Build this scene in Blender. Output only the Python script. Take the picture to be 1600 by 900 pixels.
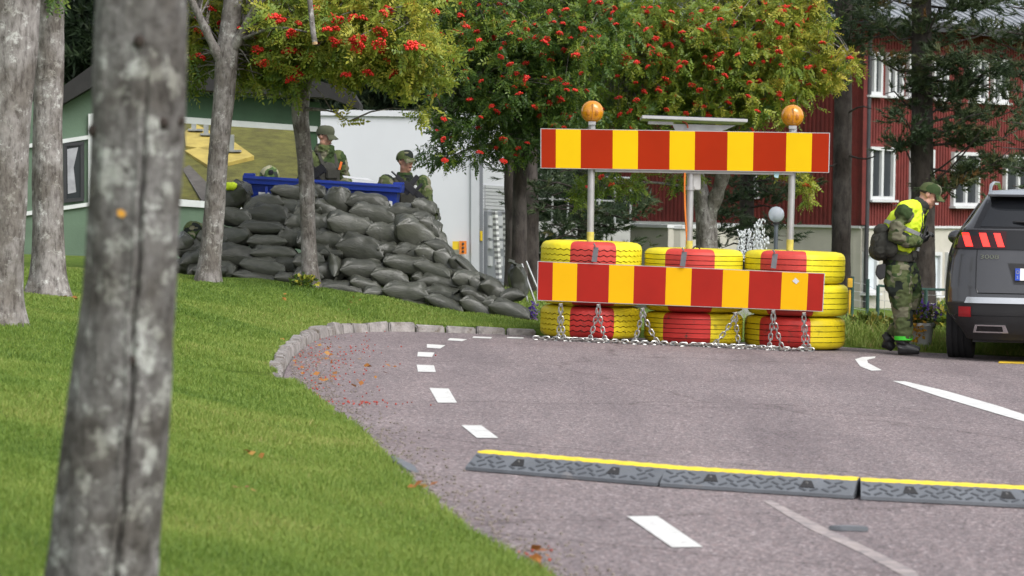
import bpy, bmesh, math, random
import numpy as np
from mathutils import Vector, Matrix, noise
R = math.radians
random.seed(7); rng = np.random.default_rng(7)
for o in list(bpy.data.objects): bpy.data.objects.remove(o)
SC = bpy.context.scene; COL = SC.collection

# ------------------------------------------------------------------ camera
FPX, HZ = 4950.0, 302.0            # focal length in photo pixels, row of the horizon
CAMZ, ROLL = 1.44, 0.8
cam = bpy.data.cameras.new('camera'); camo = bpy.data.objects.new('camera', cam); COL.objects.link(camo)
cam.sensor_width = 36; cam.lens = 36*FPX/1600; cam.clip_start = 0.1; cam.clip_end = 3000
PITCH = math.degrees(math.atan((450-HZ)/FPX))
CR = Matrix.Rotation(R(90-PITCH), 3, 'X') @ Matrix.Rotation(R(ROLL), 3, 'Z')
camo.location = (0, 0, CAMZ); camo.rotation_euler = CR.to_euler()
cam.dof.use_dof = True; cam.dof.focus_distance = 30.3; cam.dof.aperture_fstop = 6.3
SC.camera = camo
# ------------------------------------------------------------------ light
SUN_EL, SUN_AZ = 48, 140           # azimuth clockwise from +Y (north): behind the camera, to the right
w = bpy.data.worlds.new('World'); SC.world = w; w.use_nodes = True
nt = w.node_tree; bg = nt.nodes['Background']
sky = nt.nodes.new('ShaderNodeTexSky'); sky.sky_type = 'NISHITA'; sky.sun_disc = False
sky.sun_elevation = R(SUN_EL); sky.sun_rotation = R(SUN_AZ); sky.dust_density = 4.0; sky.air_density = 1.0
hsv = nt.nodes.new('ShaderNodeHueSaturation'); hsv.inputs['Saturation'].default_value = 0.28
nt.links.new(sky.outputs[0], hsv.inputs['Color']); nt.links.new(hsv.outputs[0], bg.inputs[0])
bg.inputs[1].default_value = 0.15
sl = bpy.data.lights.new('sun', 'SUN'); sl.energy = 0.8; sl.angle = R(35); sl.color = (1, .985, .96)
so = bpy.data.objects.new('sun', sl); COL.objects.link(so)
sd = Vector((math.sin(R(SUN_AZ))*math.cos(R(SUN_EL)), math.cos(R(SUN_AZ))*math.cos(R(SUN_EL)), math.sin(R(SUN_EL))))
so.rotation_euler = sd.to_track_quat('Z', 'Y').to_euler()
SC.view_settings.view_transform = 'Standard'; SC.view_settings.look = 'None'
SC.view_settings.exposure = 0.80; SC.view_settings.gamma = 1; SC.view_settings.use_curve_mapping = False
SC.cycles.use_denoising = True
SC.cycles.max_bounces = 6; SC.cycles.transparent_max_bounces = 8

def ray(u, v):
    d = CR @ Vector(((u-800)/FPX, (450-v)/FPX, -1)); return d
def P(u, v, Y):
    """the point that stands Y metres in front of the camera in direction (u, v)"""
    d = ray(u, v); return Vector((0, 0, CAMZ)) + d*(Y/d.y)
# ------------------------------------------------------------------ materials
def new_mat(name):
    m = bpy.data.materials.new(name); m.use_nodes = True
    n = m.node_tree.nodes; return m, n, m.node_tree.links, n['Principled BSDF']
def N(n, t, **kw):
    x = n.new(t)
    for k, v in kw.items():
        if k in x.inputs: x.inputs[k].default_value = v
        else: setattr(x, k, v)
    return x
def ramp(n, stops, interp='LINEAR'):
    r = n.new('ShaderNodeValToRGB'); e = r.color_ramp.elements; r.color_ramp.interpolation = interp
    while len(e) > 1: e.remove(e[0])
    e[0].position = stops[0][0]; e[0].color = (*stops[0][1], 1)
    for p, c in stops[1:]:
        q = e.new(p); q.color = (*c, 1)
    return r
def mat(name, col, rough=.6, metal=0, var=.25, scale=6, bump=0, bscale=60, dirt=None, spec=.5, coat=0, emit=None):
    m, n, l, b = new_mat(name)
    tc = n.new('ShaderNodeTexCoord')
    nz = N(n, 'ShaderNodeTexNoise', Scale=scale, Detail=6.0, Roughness=.6); l.new(tc.outputs['Object'], nz.inputs['Vector'])
    c2 = tuple(min(1, c*(1+var)) for c in col); c1 = tuple(c*(1-var) for c in col)
    st = [(.3, c1), (.7, c2)]
    r = ramp(n, st); l.new(nz.outputs['Fac'], r.inputs[0])
    out = r.outputs[0]
    if dirt:
        n2 = N(n, 'ShaderNodeTexNoise', Scale=dirt[1], Detail=8.0, Roughness=.7); l.new(tc.outputs['Object'], n2.inputs['Vector'])
        r2 = ramp(n, [(dirt[2], (0, 0, 0)), (dirt[2]+.12, (1, 1, 1))]); l.new(n2.outputs['Fac'], r2.inputs[0])
        mx = N(n, 'ShaderNodeMixRGB'); l.new(r2.outputs[0], mx.inputs[0]); l.new(out, mx.inputs[1]); mx.inputs[2].default_value = (*dirt[0], 1)
        out = mx.outputs[0]
    l.new(out, b.inputs['Base Color']); b.inputs['Roughness'].default_value = rough; b.inputs['Metallic'].default_value = metal
    b.inputs['Specular IOR Level'].default_value = spec; b.inputs['Coat Weight'].default_value = coat
    if emit:
        b.inputs['Emission Color'].default_value = (*emit[0], 1); b.inputs['Emission Strength'].default_value = emit[1]
    if bump:
        n3 = N(n, 'ShaderNodeTexNoise', Scale=bscale, Detail=4.0); l.new(tc.outputs['Object'], n3.inputs['Vector'])
        bp = N(n, 'ShaderNodeBump', Strength=bump, Distance=.01); l.new(n3.outputs['Fac'], bp.inputs['Height']); l.new(bp.outputs[0], b.inputs['Normal'])
    return m
def leaf_mat(name, stops, transl=.35, rough=.5):
    """leaf colour from the per-leaf random number held in the attribute 'tint'"""
    m, n, l, b = new_mat(name)
    a = n.new('ShaderNodeAttribute'); a.attribute_name = 'tint'
    r = ramp(n, stops); l.new(a.outputs['Fac'], r.inputs[0])
    l.new(r.outputs[0], b.inputs['Base Color']); b.inputs['Roughness'].default_value = rough; b.inputs['Specular IOR Level'].default_value = .3
    t = n.new('ShaderNodeBsdfTranslucent'); l.new(r.outputs[0], t.inputs[0])
    mx = n.new('ShaderNodeMixShader'); mx.inputs[0].default_value = transl
    l.new(b.outputs[0], mx.inputs[1]); l.new(t.outputs[0], mx.inputs[2]); l.new(mx.outputs[0], n['Material Output'].inputs[0])
    return m
# ------------------------------------------------------------------ mesh helpers
MW = {}
class MB:
    def __init__(s): s.v = []; s.f = []; s.m = []
    def add(s, vs, fs, mi=0):
        b = len(s.v); s.v += [tuple(x) for x in vs]; s.f += [tuple(i+b for i in f) for f in fs]; s.m += [mi]*len(fs); return s
    def box(s, c, d, rot=None, mi=0):
        x, y, z = d[0]/2, d[1]/2, d[2]/2; c = Vector(c)
        vs = [Vector(q) for q in ((-x,-y,-z),(x,-y,-z),(x,y,-z),(-x,y,-z),(-x,-y,z),(x,-y,z),(x,y,z),(-x,y,z))]
        if rot is not None: vs = [rot @ q for q in vs]
        return s.add([q+c for q in vs], [(0,3,2,1),(4,5,6,7),(0,1,5,4),(1,2,6,5),(2,3,7,6),(3,0,4,7)], mi)
    def slab(s, pts, off, mi=0):
        """polygon extruded by the vector off"""
        n = len(pts); off = Vector(off); a = [Vector(p) for p in pts]; b = [p+off for p in a]
        fs = [tuple(range(n-1, -1, -1)), tuple(range(n, 2*n))] + [(i, (i+1) % n, n+(i+1) % n, n+i) for i in range(n)]
        return s.add(a+b, fs, mi)
    def tube(s, pts, rad, n=8, side=None, cap=True, mi=0, noise_amp=0):
        pts = [Vector(p) for p in pts]; k = len(pts)
        if not hasattr(rad, '__len__'): rad = [rad]*k
        vs = []
        for i, p in enumerate(pts):
            t = (pts[min(i+1, k-1)]-pts[max(i-1, 0)]).normalized()
            ref = Vector(side) if side is not None else (Vector((0, 0, 1)) if abs(t.z) < .9 else Vector((1, 0, 0)))
            a = ref - t*ref.dot(t); a = a.normalized() if a.length > 1e-4 else t.orthogonal().normalized()
            bb = t.cross(a); r = rad[i]; ra, rb = (r if hasattr(r, '__len__') else (r, r))
            for j in range(n):
                th = 2*math.pi*j/n; vs.append(p+a*(math.cos(th)*ra)+bb*(math.sin(th)*rb))
        fs = [(i*n+j, i*n+(j+1) % n, (i+1)*n+(j+1) % n, (i+1)*n+j) for i in range(k-1) for j in range(n)]
        if cap: fs += [tuple(range(n-1, -1, -1)), tuple(range((k-1)*n, k*n))]
        return s.add(vs, fs, mi)
    def ball(s, c, r, nu=16, nv=10, rot=None, mi=0, zmin=-2):
        c = Vector(c); r = r if hasattr(r, '__len__') else (r, r, r); vs = []; fs = []
        for i in range(nv+1):
            ph = -math.pi/2+math.pi*i/nv
            for j in range(nu):
                th = 2*math.pi*j/nu
                q = Vector((math.cos(ph)*math.cos(th)*r[0], math.cos(ph)*math.sin(th)*r[1], max(math.sin(ph), zmin)*r[2]))
                vs.append(c+(rot @ q if rot is not None else q))
        for i in range(nv):
            for j in range(nu): fs.append((i*nu+j, i*nu+(j+1) % nu, (i+1)*nu+(j+1) % nu, (i+1)*nu+j))
        return s.add(vs, fs, mi)
    def lathe(s, prof, n=24, M=None, mi=0):
        vs = []; k = len(prof)
        for j in range(n):
            th = 2*math.pi*j/n
            for r, z in prof:
                q = Vector((r*math.cos(th), r*math.sin(th), z)); vs.append(M @ q if M is not None else q)
        fs = [(j*k+i, ((j+1) % n)*k+i, ((j+1) % n)*k+i+1, j*k+i+1) for j in range(n) for i in range(k-1)]
        return s.add(vs, fs, mi)
    def mesh(s, name):
        me = bpy.data.meshes.new(name); me.from_pydata(s.v, [], s.f)
        if any(s.m): me.polygons.foreach_set('material_index', s.m)
        bm = bmesh.new(); bm.from_mesh(me); bmesh.ops.remove_doubles(bm, verts=bm.verts, dist=1e-5)
        bmesh.ops.recalc_face_normals(bm, faces=bm.faces); bm.to_mesh(me); bm.free(); return me
def bevel(me, wd=.004, seg=2):
    bm = bmesh.new(); bm.from_mesh(me)
    bmesh.ops.bevel(bm, geom=list(bm.edges), offset=wd, segments=seg, affect='EDGES', clamp_overlap=True)
    bm.to_mesh(me); bm.free(); return me
def smooth(me, ang=40):
    me.polygons.foreach_set('use_smooth', [True]*len(me.polygons)); 
    try: me.set_sharp_from_angle(angle=R(ang))
    except Exception: pass
    return me
def obj(name, me, m, parent=None, world=True, sm=None, label=None, cat=None, group=None, kind=None, bev=0):
    if isinstance(me, MB): me = me.mesh(name)
    if bev: bevel(me, bev)
    if sm: smooth(me, sm)
    o = bpy.data.objects.new(name, me); COL.objects.link(o)
    if m is not None:
        for x in (m if isinstance(m, (list, tuple)) else [m]): me.materials.append(x)
    if parent is not None:
        o.parent = parent
        if world: o.matrix_parent_inverse = MW[parent.name].inverted()
    MW[o.name] = Matrix.Identity(4)
    tag(o, label, cat, group, kind); return o
def tag(o, label=None, cat=None, group=None, kind=None):
    for k, v in (('label', label), ('category', cat), ('group', group), ('kind', kind)):
        if v: o[k] = v
    return o
def thing(name, loc, label, cat, group=None, rz=0):
    o = bpy.data.objects.new(name, None); COL.objects.link(o); o.empty_display_size = .2
    o.location = loc; o.rotation_euler = (0, 0, rz); MW[o.name] = Matrix.Translation(Vector(loc)) @ Matrix.Rotation(rz, 4, 'Z')
    return tag(o, label, cat, group)
def copy_tree(o, parent=None):
    c = o.copy(); COL.objects.link(c); c.parent = parent
    for ch in list(o.children): copy_tree(ch, c)
    return c
def np_mesh(name, V, F, tint=None, nper=None):
    """V (n,3), F (m,k) numpy -> mesh; tint per vertex"""
    me = bpy.data.meshes.new(name); k = F.shape[1]
    me.vertices.add(len(V)); me.vertices.foreach_set('co', V.astype(np.float32).ravel())
    me.loops.add(F.size); me.loops.foreach_set('vertex_index', F.astype(np.int32).ravel())
    me.polygons.add(len(F)); me.polygons.foreach_set('loop_start', np.arange(0, F.size, k, dtype=np.int32))
    me.polygons.foreach_set('loop_total', np.full(len(F), k, dtype=np.int32))
    if tint is not None:
        a = me.attributes.new('tint', 'FLOAT', 'POINT'); a.data.foreach_set('value', tint.astype(np.float32))
    me.update(calc_edges=True); return me
TMP = bpy.data.scenes.new('tmp')
def evaluated(me, mods):
    o = bpy.data.objects.new('tmp', me); TMP.collection.objects.link(o)
    for t, kw in mods:
        md = o.modifiers.new(t, t)
        for k, v in kw.items(): setattr(md, k, v)
    with bpy.context.temp_override(scene=TMP, view_layer=TMP.view_layers[0]):
        dg = bpy.context.evaluated_depsgraph_get(); dg.update()
        r = bpy.data.meshes.new_from_object(o.evaluated_get(dg))
    bpy.data.objects.remove(o); return r
def fuse(mb, voxel=.012, it=4, wr=0, wscale=9, seed=0):
    """one continuous skin over overlapping tubes and balls, with cloth folds of depth wr"""
    me = evaluated(mb.mesh('tmp'), [('REMESH', dict(mode='VOXEL', voxel_size=voxel)), ('SMOOTH', dict(factor=.5, iterations=it))])
    if wr:
        off = Vector((seed*3.1, seed*1.7, 0)); n_v = len(me.vertices); co = np.empty(n_v*3, np.float32); nr = np.empty(n_v*3, np.float32)
        me.vertices.foreach_get('co', co); me.vertices.foreach_get('normal', nr); co = co.reshape(-1, 3); nr = nr.reshape(-1, 3); dd = np.empty(n_v, np.float32)
        for i in range(n_v):
            p = Vector(co[i])*wscale+off
            q = noise.noise(Vector((p.x, p.y, p.z*1.9))) + .5*noise.noise(p*2.3)
            dd[i] = wr*(1-2*abs(q))
        me.vertices.foreach_set('co', (co+nr*dd[:, None]).ravel()); me.update()
    me.polygons.foreach_set('use_smooth', [True]*len(me.polygons)); return me
def text_mesh(txt, size, depth=.002):
    c = bpy.data.curves.new('txt', 'FONT'); c.body = txt; c.size = size; c.extrude = depth; c.align_x = 'CENTER'; c.align_y = 'CENTER'
    o = bpy.data.objects.new('tmp', c); TMP.collection.objects.link(o)
    with bpy.context.temp_override(scene=TMP, view_layer=TMP.view_layers[0]):
        dg = bpy.context.evaluated_depsgraph_get(); dg.update()
        me = bpy.data.meshes.new_from_object(o.evaluated_get(dg))
    bpy.data.objects.remove(o); return me
# ------------------------------------------------------------------ ground shape
def zroad(x, y): return .065-.028*x
def inter_road(u, v):
    d = ray(u, v); t = (.065-CAMZ)/(d.z+.028*d.x); return Vector((0, 0, CAMZ))+d*t
# left border of the asphalt, near to far, then along the kerb to the barrier and off to the right
EDGE_NEAR = [(900, 940), (850, 898), (800, 868), (742, 838), (690, 795), (655, 762), (610, 722), (575, 685), (540, 655), (500, 628), (470, 605), (447, 592)]
KERB_PX = [(443, 591), (446, 578), (455, 563), (468, 549), (488, 534), (515, 524.5), (550, 519.5), (600, 518), (650, 518.5), (700, 520), (742, 521.5), (795, 523), (850, 525)]
En = [inter_road(*p) for p in EDGE_NEAR]; Ek = [inter_road(*p) for p in KERB_PX]
def resample(pts, step):
    out = [pts[0].copy()]; acc = 0
    for a, b in zip(pts[:-1], pts[1:]):
        L = (b-a).length; t = step-acc
        while t <= L: out.append(a.lerp(b, t/L)); t += step
        acc = L-(t-step)
    out.append(pts[-1].copy()); return out
def rounded(pts, it=2):
    for _ in range(it):
        q = [pts[0]]
        for a, b in zip(pts[:-1], pts[1:]): q += [a.lerp(b, .25), a.lerp(b, .75)]
        q.append(pts[-1]); pts = q
    return pts
Ek = rounded(Ek)
kx, ky = Ek[-1].x, Ek[-1].y
poly = [(1.6, 2.0), (1.5, 6.0), (1.2, 9.0)] + [(p.x, p.y) for p in En] + [(p.x, p.y) for p in Ek] + [(1.0, 31.3), (3.2, 31.2), (3.9, 30.7), (5.2, 30.6), (14, 30.4), (30, 29.5), (30, 2.0)]
PG = np.array(poly)
def inside(x, y):
    x = np.asarray(x, float); y = np.asarray(y, float); c = np.zeros(x.shape, bool)
    for (x0, y0), (x1, y1) in zip(PG, np.roll(PG, -1, 0)):
        if y0 == y1: continue
        k = ((y0 > y) != (y1 > y)) & (x < (x1-x0)*(y-y0)/(y1-y0)+x0); c ^= k
    return c
def dist_edge(x, y):
    x = np.asarray(x, float); y = np.asarray(y, float); d = np.full(x.shape, 1e9)
    for (x0, y0), (x1, y1) in zip(PG, np.roll(PG, -1, 0)):
        ex, ey = x1-x0, y1-y0; t = np.clip(((x-x0)*ex+(y-y0)*ey)/(ex*ex+ey*ey), 0, 1)
        d = np.minimum(d, np.hypot(x-x0-t*ex, y-y0-t*ey))
    return d
ctl = []
def C(u, v, Y): p = P(u, v, Y); ctl.append((p.x, p.y, p.z))
for a in ((325, 440, 31.4), (487, 448, 31.9), (75, 461, 27), (15, 506, 22), (300, 430, 33.2), (400, 440, 33), (560, 460, 32.6), (700, 482, 32.3), (820, 502, 31.9)): C(*a)
for p in En[::2]: ctl.append((p.x, p.y, zroad(p.x, p.y)+.012))
for p in Ek[4::4]: ctl.append((p.x, p.y, zroad(p.x, p.y)+.115))
ctl += [(-3.2, 12, .42), (-3, 8, .33), (-1.2, 7.5, .2), (0, 6, .1), (-7, 20, .62), (-7, 30, .62), (-9, 42, .55), (-3.5, 42, .5), (-3, 36, .5), (-.5, 36, .3), (-2, 3, .2), (1.0, 2, .06),
        (-2, 56, -.7), (4, 56, -.7), (-1.7, 23.5, .33), (-2.4, 17, .36), (-2.2, 27, .42),
        (1, 32, .08), (3, 32, -.05), (5, 31.5, -.09), (8, 31.5, -.16), (5, 40, -.35), (12, 40, -.4), (3, 40, -.3), (8, 60, -1.0), (16, 60, -1.1), (10, 82, -1.4), (-10, 90, -.5), (-40, 60, .8), (-40, 20, .8), (-40, -20, .4),
        (5, 20, -.08), (5, 10, -.08), (14, 28, -.3), (40, 20, -.9), (40, 60, -1.4), (20, 90, -1.5), (0, 200, -.5), (-60, 200, 1), (60, 200, -1), (0, -30, 0), (8, 5, -.16)]
CT = np.array(ctl); n_ = len(CT)
D_ = np.hypot(CT[:, None, 0]-CT[None, :, 0], CT[:, None, 1]-CT[None, :, 1])
A_ = np.block([[D_+np.eye(n_)*-.02, np.ones((n_, 1))], [np.ones((1, n_)), np.zeros((1, 1))]])
W_ = np.linalg.solve(A_, np.append(CT[:, 2], 0))
def zlawn(x, y):
    x = np.asarray(x, float); y = np.asarray(y, float); s = np.full(x.shape, W_[-1])
    for i in range(n_): s = s + W_[i]*np.sqrt((x-CT[i, 0])**2+(y-CT[i, 1])**2)
    return s
def zground(x, y):
    """lawn height, dipping under the asphalt sheet and meeting its border"""
    x = np.asarray(x, float); y = np.asarray(y, float)
    z = zlawn(x, y); zr = .065-.028*x; ins = inside(x, y); d = dist_edge(x, y)
    kerb = (y > 21.8) & (x < 1.4) & (y < 33)
    low = zr+np.where(kerb, .072, .012)
    ds = np.clip((d-np.where(kerb, .17, 0))/1.1, 0, 1)
    zout = np.where(d < 1.3, low+(z-low)*ds**.8, z)
    zout = np.where(kerb & (d < .11), zr-.05, zout)
    zout = zout + .012*np.sin(x*5.1+np.sin(y*2.3)*1.3)*np.clip(d*2, 0, 1)*np.sin(y*3.7+x)*(y < 40)
    return np.where(ins, zr-np.where(kerb, .15, np.clip(.012+d*.5, 0, .12)), zout)
def zg(x, y): return float(zground(np.array([x]), np.array([y]))[0])

def ground_mat():
    m, n, l, b = new_mat('lawn_soil')
    tc = n.new('ShaderNodeTexCoord')
    a = N(n, 'ShaderNodeTexNoise', Scale=1.2, Detail=8.0, Roughness=.65); l.new(tc.outputs['Object'], a.inputs['Vector'])
    r = ramp(n, [(.3, (.07, .13, .022)), (.5, (.115, .185, .035)), (.72, (.19, .21, .065))]); l.new(a.outputs['Fac'], r.inputs[0])
    f = N(n, 'ShaderNodeTexNoise', Scale=90.0, Detail=4.0); l.new(tc.outputs['Object'], f.inputs['Vector'])
    mx = N(n, 'ShaderNodeMixRGB', blend_type='MULTIPLY'); mx.inputs[0].default_value = .8
    r2 = ramp(n, [(.3, (.45, .45, .4)), (.65, (1.2, 1.15, .9))]); l.new(f.outputs['Fac'], r2.inputs[0])
    l.new(r.outputs[0], mx.inputs[1]); l.new(r2.outputs[0], mx.inputs[2]); l.new(mx.outputs[0], b.inputs['Base Color'])
    b.inputs['Roughness'].default_value = .95; b.inputs['Specular IOR Level'].default_value = .1
    bp = N(n, 'ShaderNodeBump', Strength=.8, Distance=.03); l.new(f.outputs['Fac'], bp.inputs['Height']); l.new(bp.outputs[0], b.inputs['Normal'])
    return m
xs = np.concatenate([np.linspace(-300, -30, 12), np.linspace(-25, -6, 12), np.arange(-5.4, 4, .1), np.linspace(4.3, 14, 24), np.linspace(18, 300, 18)])
ys = np.concatenate([np.linspace(-60, 4, 10), np.arange(5, 36, .14), np.linspace(36.5, 60, 30), np.linspace(63, 130, 20), np.linspace(150, 600, 10)])
X_, Y_ = np.meshgrid(xs, ys); Z_ = zground(X_.ravel(), Y_.ravel())
V_ = np.stack([X_.ravel(), Y_.ravel(), Z_], 1); nx = len(xs)
ii = np.arange((len(ys)-1)*(nx-1)); r_ = ii//(nx-1)*nx+ii % (nx-1)
gm = np_mesh('lawn', V_, np.stack([r_, r_+1, r_+nx+1, r_+nx], 1)); smooth(gm, 180)
lawn = obj('lawn', gm, ground_mat(), kind='structure', label='green lawn sloping up to the left of the road')

def asphalt_mat():
    m, n, l, b = new_mat('red_grey_asphalt')
    tc = n.new('ShaderNodeTexCoord')
    def mul(x, y, f=1.0):
        mx = N(n, 'ShaderNodeMixRGB', blend_type='MULTIPLY'); mx.inputs[0].default_value = f; l.new(x, mx.inputs[1]); l.new(y, mx.inputs[2]); return mx.outputs[0]
    def nz(scale, stops, vec=None, detail=6.0, rough=.6):
        q = N(n, 'ShaderNodeTexNoise', Scale=scale, Detail=detail, Roughness=rough); l.new(vec or tc.outputs['Object'], q.inputs['Vector']); r = ramp(n, stops); l.new(q.outputs['Fac'], r.inputs[0]); return r.outputs[0]
    base = nz(.5, [(.3, (.186, .166, .172)), (.5, (.212, .191, .196)), (.7, (.234, .213, .217))])
    vo = N(n, 'ShaderNodeTexVoronoi', Scale=80.0); l.new(tc.outputs['Object'], vo.inputs['Vector'])
    hs = n.new('ShaderNodeSeparateColor'); l.new(vo.outputs['Color'], hs.inputs[0])
    rs = ramp(n, [(0, (.34, .32, .33)), (.2, (.70, .67, .67)), (.6, (1.0, .96, .96)), (.86, (1.2, 1.03, 1.0)), (.96, (1.8, 1.75, 1.75))]); l.new(hs.outputs[0], rs.inputs[0])
    c = mul(base, rs.outputs[0])
    c = mul(c, nz(22, [(.3, (.80, .78, .78)), (.62, (1.07, 1.06, 1.06))], rough=.75))
    mp = N(n, 'ShaderNodeMapping'); mp.inputs['Rotation'].default_value = (0, 0, .12); mp.inputs['Scale'].default_value = (1.6, .16, 1); l.new(tc.outputs['Object'], mp.inputs[0])
    c = mul(c, nz(1.1, [(.34, (.84, .84, .85)), (.5, (1, 1, 1)), (.66, (1.10, 1.09, 1.08))], mp.outputs[0], 5.0))          # worn wheel lanes along the road
    c = mul(c, nz(1.7, [(.28, (.72, .70, .70)), (.36, (1, 1, 1))], None, 9.0, .7))                                       # old stains
    mp2 = N(n, 'ShaderNodeMapping'); mp2.inputs['Scale'].default_value = (.55, .55, 1); l.new(tc.outputs['Object'], mp2.inputs[0])
    wp = N(n, 'ShaderNodeTexNoise', Scale=2.5, Detail=6.0); l.new(mp2.outputs[0], wp.inputs['Vector'])
    ad = N(n, 'ShaderNodeMixRGB', blend_type='ADD'); ad.inputs[0].default_value = .35; l.new(mp2.outputs[0], ad.inputs[1]); l.new(wp.outputs['Color'], ad.inputs[2])
    ck = N(n, 'ShaderNodeTexVoronoi', Scale=.42, feature='DISTANCE_TO_EDGE'); l.new(ad.outputs[0], ck.inputs['Vector'])
    cr_ = ramp(n, [(0, (.55, .53, .53)), (.006, (1, 1, 1))]); l.new(ck.outputs['Distance'], cr_.inputs[0]); c = mul(c, cr_.outputs[0], .8)   # fine cracks
    l.new(c, b.inputs['Base Color']); b.inputs['Roughness'].default_value = .85; b.inputs['Specular IOR Level'].default_value = .25
    bp = N(n, 'ShaderNodeBump', Strength=.6, Distance=.006); l.new(vo.outputs['Distance'], bp.inputs['Height']); l.new(bp.outputs[0], b.inputs['Normal'])
    return m
bm = bmesh.new()
f = bm.faces.new([bm.verts.new((x, y, zroad(x, y))) for x, y in poly]); bmesh.ops.triangulate(bm, faces=[f])
bmesh.ops.recalc_face_normals(bm, faces=bm.faces)
rme = bpy.data.meshes.new('road'); bm.to_mesh(rme); bm.free()
if rme.polygons[0].normal.z < 0: rme.flip_normals()
road = obj('road', rme, asphalt_mat(), kind='structure', label='reddish grey asphalt road curving to the right')
# painted markings, a sheet 4 mm above the asphalt, worn edges
M_paint = mat('road_paint', (.60, .60, .585), .75, var=.12, scale=8, dirt=((.34, .31, .31), 22, .555), bump=.3, bscale=120)
def marking(name, px, lift=.004, m=M_paint):
    pts = [inter_road(*p) for p in px]
    bm = bmesh.new(); f = bm.faces.new([bm.verts.new(p+Vector((0, 0, lift))) for p in pts]); bmesh.ops.recalc_face_normals(bm, faces=[f])
    me = bpy.data.meshes.new(name); bm.to_mesh(me); bm.free()
    if me.polygons[0].normal.z < 0: me.flip_normals()
    return obj(name, me, m, road)
for q in ([(980, 808), (1027, 807.5), (1098, 856), (1050, 856.5)], [(721, 665.5), (752, 665.5), (779, 685.5), (745, 685)], [(671, 607), (701, 608), (714, 630), (684, 630)],
          [(651, 570.5), (678, 571.5), (681, 582), (653, 581.5)], [(653, 550.5), (679, 551.5), (675, 558.5), (652, 557.5)], [(667, 538.2), (696, 540), (688, 545.2), (667, 543.8)],
          [(703, 528.8), (730, 530.8), (722, 533.8), (699, 532.2)], [(740, 526.2), (769, 527.4), (767, 529.6), (738, 528.4)], [(793, 526.9), (818, 527.6), (818, 529.6), (792, 528.9)]):
    marking('lane_dash', q)
marking('edge_line', [(1395, 596), (1414, 596.5), (1480, 612), (1560, 635), (1620, 655), (1620, 665), (1550, 645), (1470, 621)])
marking('edge_line', [(1336, 562), (1347, 558.5), (1368, 557.5), (1367, 560), (1355, 563), (1356, 567.5), (1378, 579), (1362, 580), (1344, 573)])
M_rub = mat('pale_road_scrape', (.33, .285, .275), .9, var=.2, scale=10, dirt=((.215, .19, .195), 11, .46))
marking('pale_scrape', [(1192, 783), (1205, 782), (1280, 821), (1360, 858), (1430, 893), (1440, 905), (1420, 905), (1340, 862), (1262, 826)], .002, M_rub)
M_yel = mat('yellow_line_paint', (.62, .42, .03), .7, var=.15, scale=8)
# ------------------------------------------------------------------ kerb: one object for each stone
M_kerb = mat('kerb_granite', (.27, .25, .24), .9, var=.45, scale=14, bump=.9, bscale=40, dirt=((.12, .10, .08), 7, .52))
kerb = thing('kerb', Ek[0], None, None); kerb['kind'] = 'structure'; kerb['label'] = 'weathered granite kerb round the bend of the lawn'
kp = resample(Ek, .30); 
for i in range(len(kp)-1):
    a, b = kp[i], kp[i+1]
    if (b-a).length < .12: continue
    t = (b-a).normalized(); nrm = Vector((-t.y, t.x, 0)).normalized()      # towards the lawn
    h = .092+random.uniform(-.016, .014) ; h *= min(1, .55+i*.12)*(1 if b.x < -.9 else .72)
    g = .008; a2 = a+t*g; b2 = b-t*g; j = lambda s: random.uniform(-1.7*s, 1.7*s)
    wd = .11+j(.012)
    base = [a2-Vector((0, 0, .1)), b2-Vector((0, 0, .1)), b2+nrm*wd-Vector((0, 0, .1)), a2+nrm*wd-Vector((0, 0, .1))]
    top = [a2+nrm*(.02+j(.008))+Vector((0, 0, h+j(.01))), b2+nrm*(.02+j(.008))+Vector((0, 0, h+j(.01))), b2+nrm*wd+Vector((0, 0, h+j(.008))), a2+nrm*wd+Vector((0, 0, h+j(.008)))]
    mb = MB().add(base+top, [(0, 3, 2, 1), (4, 5, 6, 7), (0, 1, 5, 4), (1, 2, 6, 5), (2, 3, 7, 6), (3, 0, 4, 7)])
    obj('kerb_stone', mb, M_kerb, kerb, bev=.012)
# ------------------------------------------------------------------ red house
M_red = mat('falu_red_board', (.125, .017, .014), .85, var=.25, scale=3, bump=.4, bscale=30)
M_white = mat('white_paint', (.52, .53, .54), .55, var=.06, scale=4)
M_cream = mat('cream_render', (.42, .40, .35), .9, var=.12, scale=1.5, bump=.5, bscale=25, dirt=((.33, .31, .27), 1.2, .62))
M_metal_roof = mat('pale_sheet_roof', (.30, .32, .35), .45, var=.12, scale=1.5, metal=.2)
M_dark = mat('dark_trim', (.03, .03, .035), .6, var=.2)
def glass_mat(name, col=(.03, .035, .04), rough=.06):
    m, n, l, b = new_mat(name); b.inputs['Base Color'].default_value = (*col, 1); b.inputs['Roughness'].default_value = rough
    b.inputs['Specular IOR Level'].default_value = .6; return m
M_pane = glass_mat('window_pane'); M_blind = mat('lowered_blind', (.55, .60, .64), .4, var=.05)
def facade_pt(A, B, t, z): return Vector((A.x+(B.x-A.x)*t, A.y+(B.y-A.y)*t, z))
def on_line(u, v, A, B):
    """where the line of sight (u, v) meets the upright plane through A and B: (metres along, height)"""
    d = ray(u, v); o = Vector((0, 0, CAMZ)); e = B-A; nrm = Vector((-e.y, e.x, 0)); t = (A-o).dot(nrm)/d.dot(nrm)
    p = o+d*t; return (p-A).dot(Vector((e.x, e.y, 0)).normalized()), p.z
house = thing('red_house', P(1345, 470, 80), 'two storey red board house with white windows on a cream basement', 'house')
CORN = P(1346, 352, 80); CORN.z = 0; RB = P(1700, 352, 89); RB.z = 0; LB = P(940, 352, 86); LB.z = 0
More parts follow.
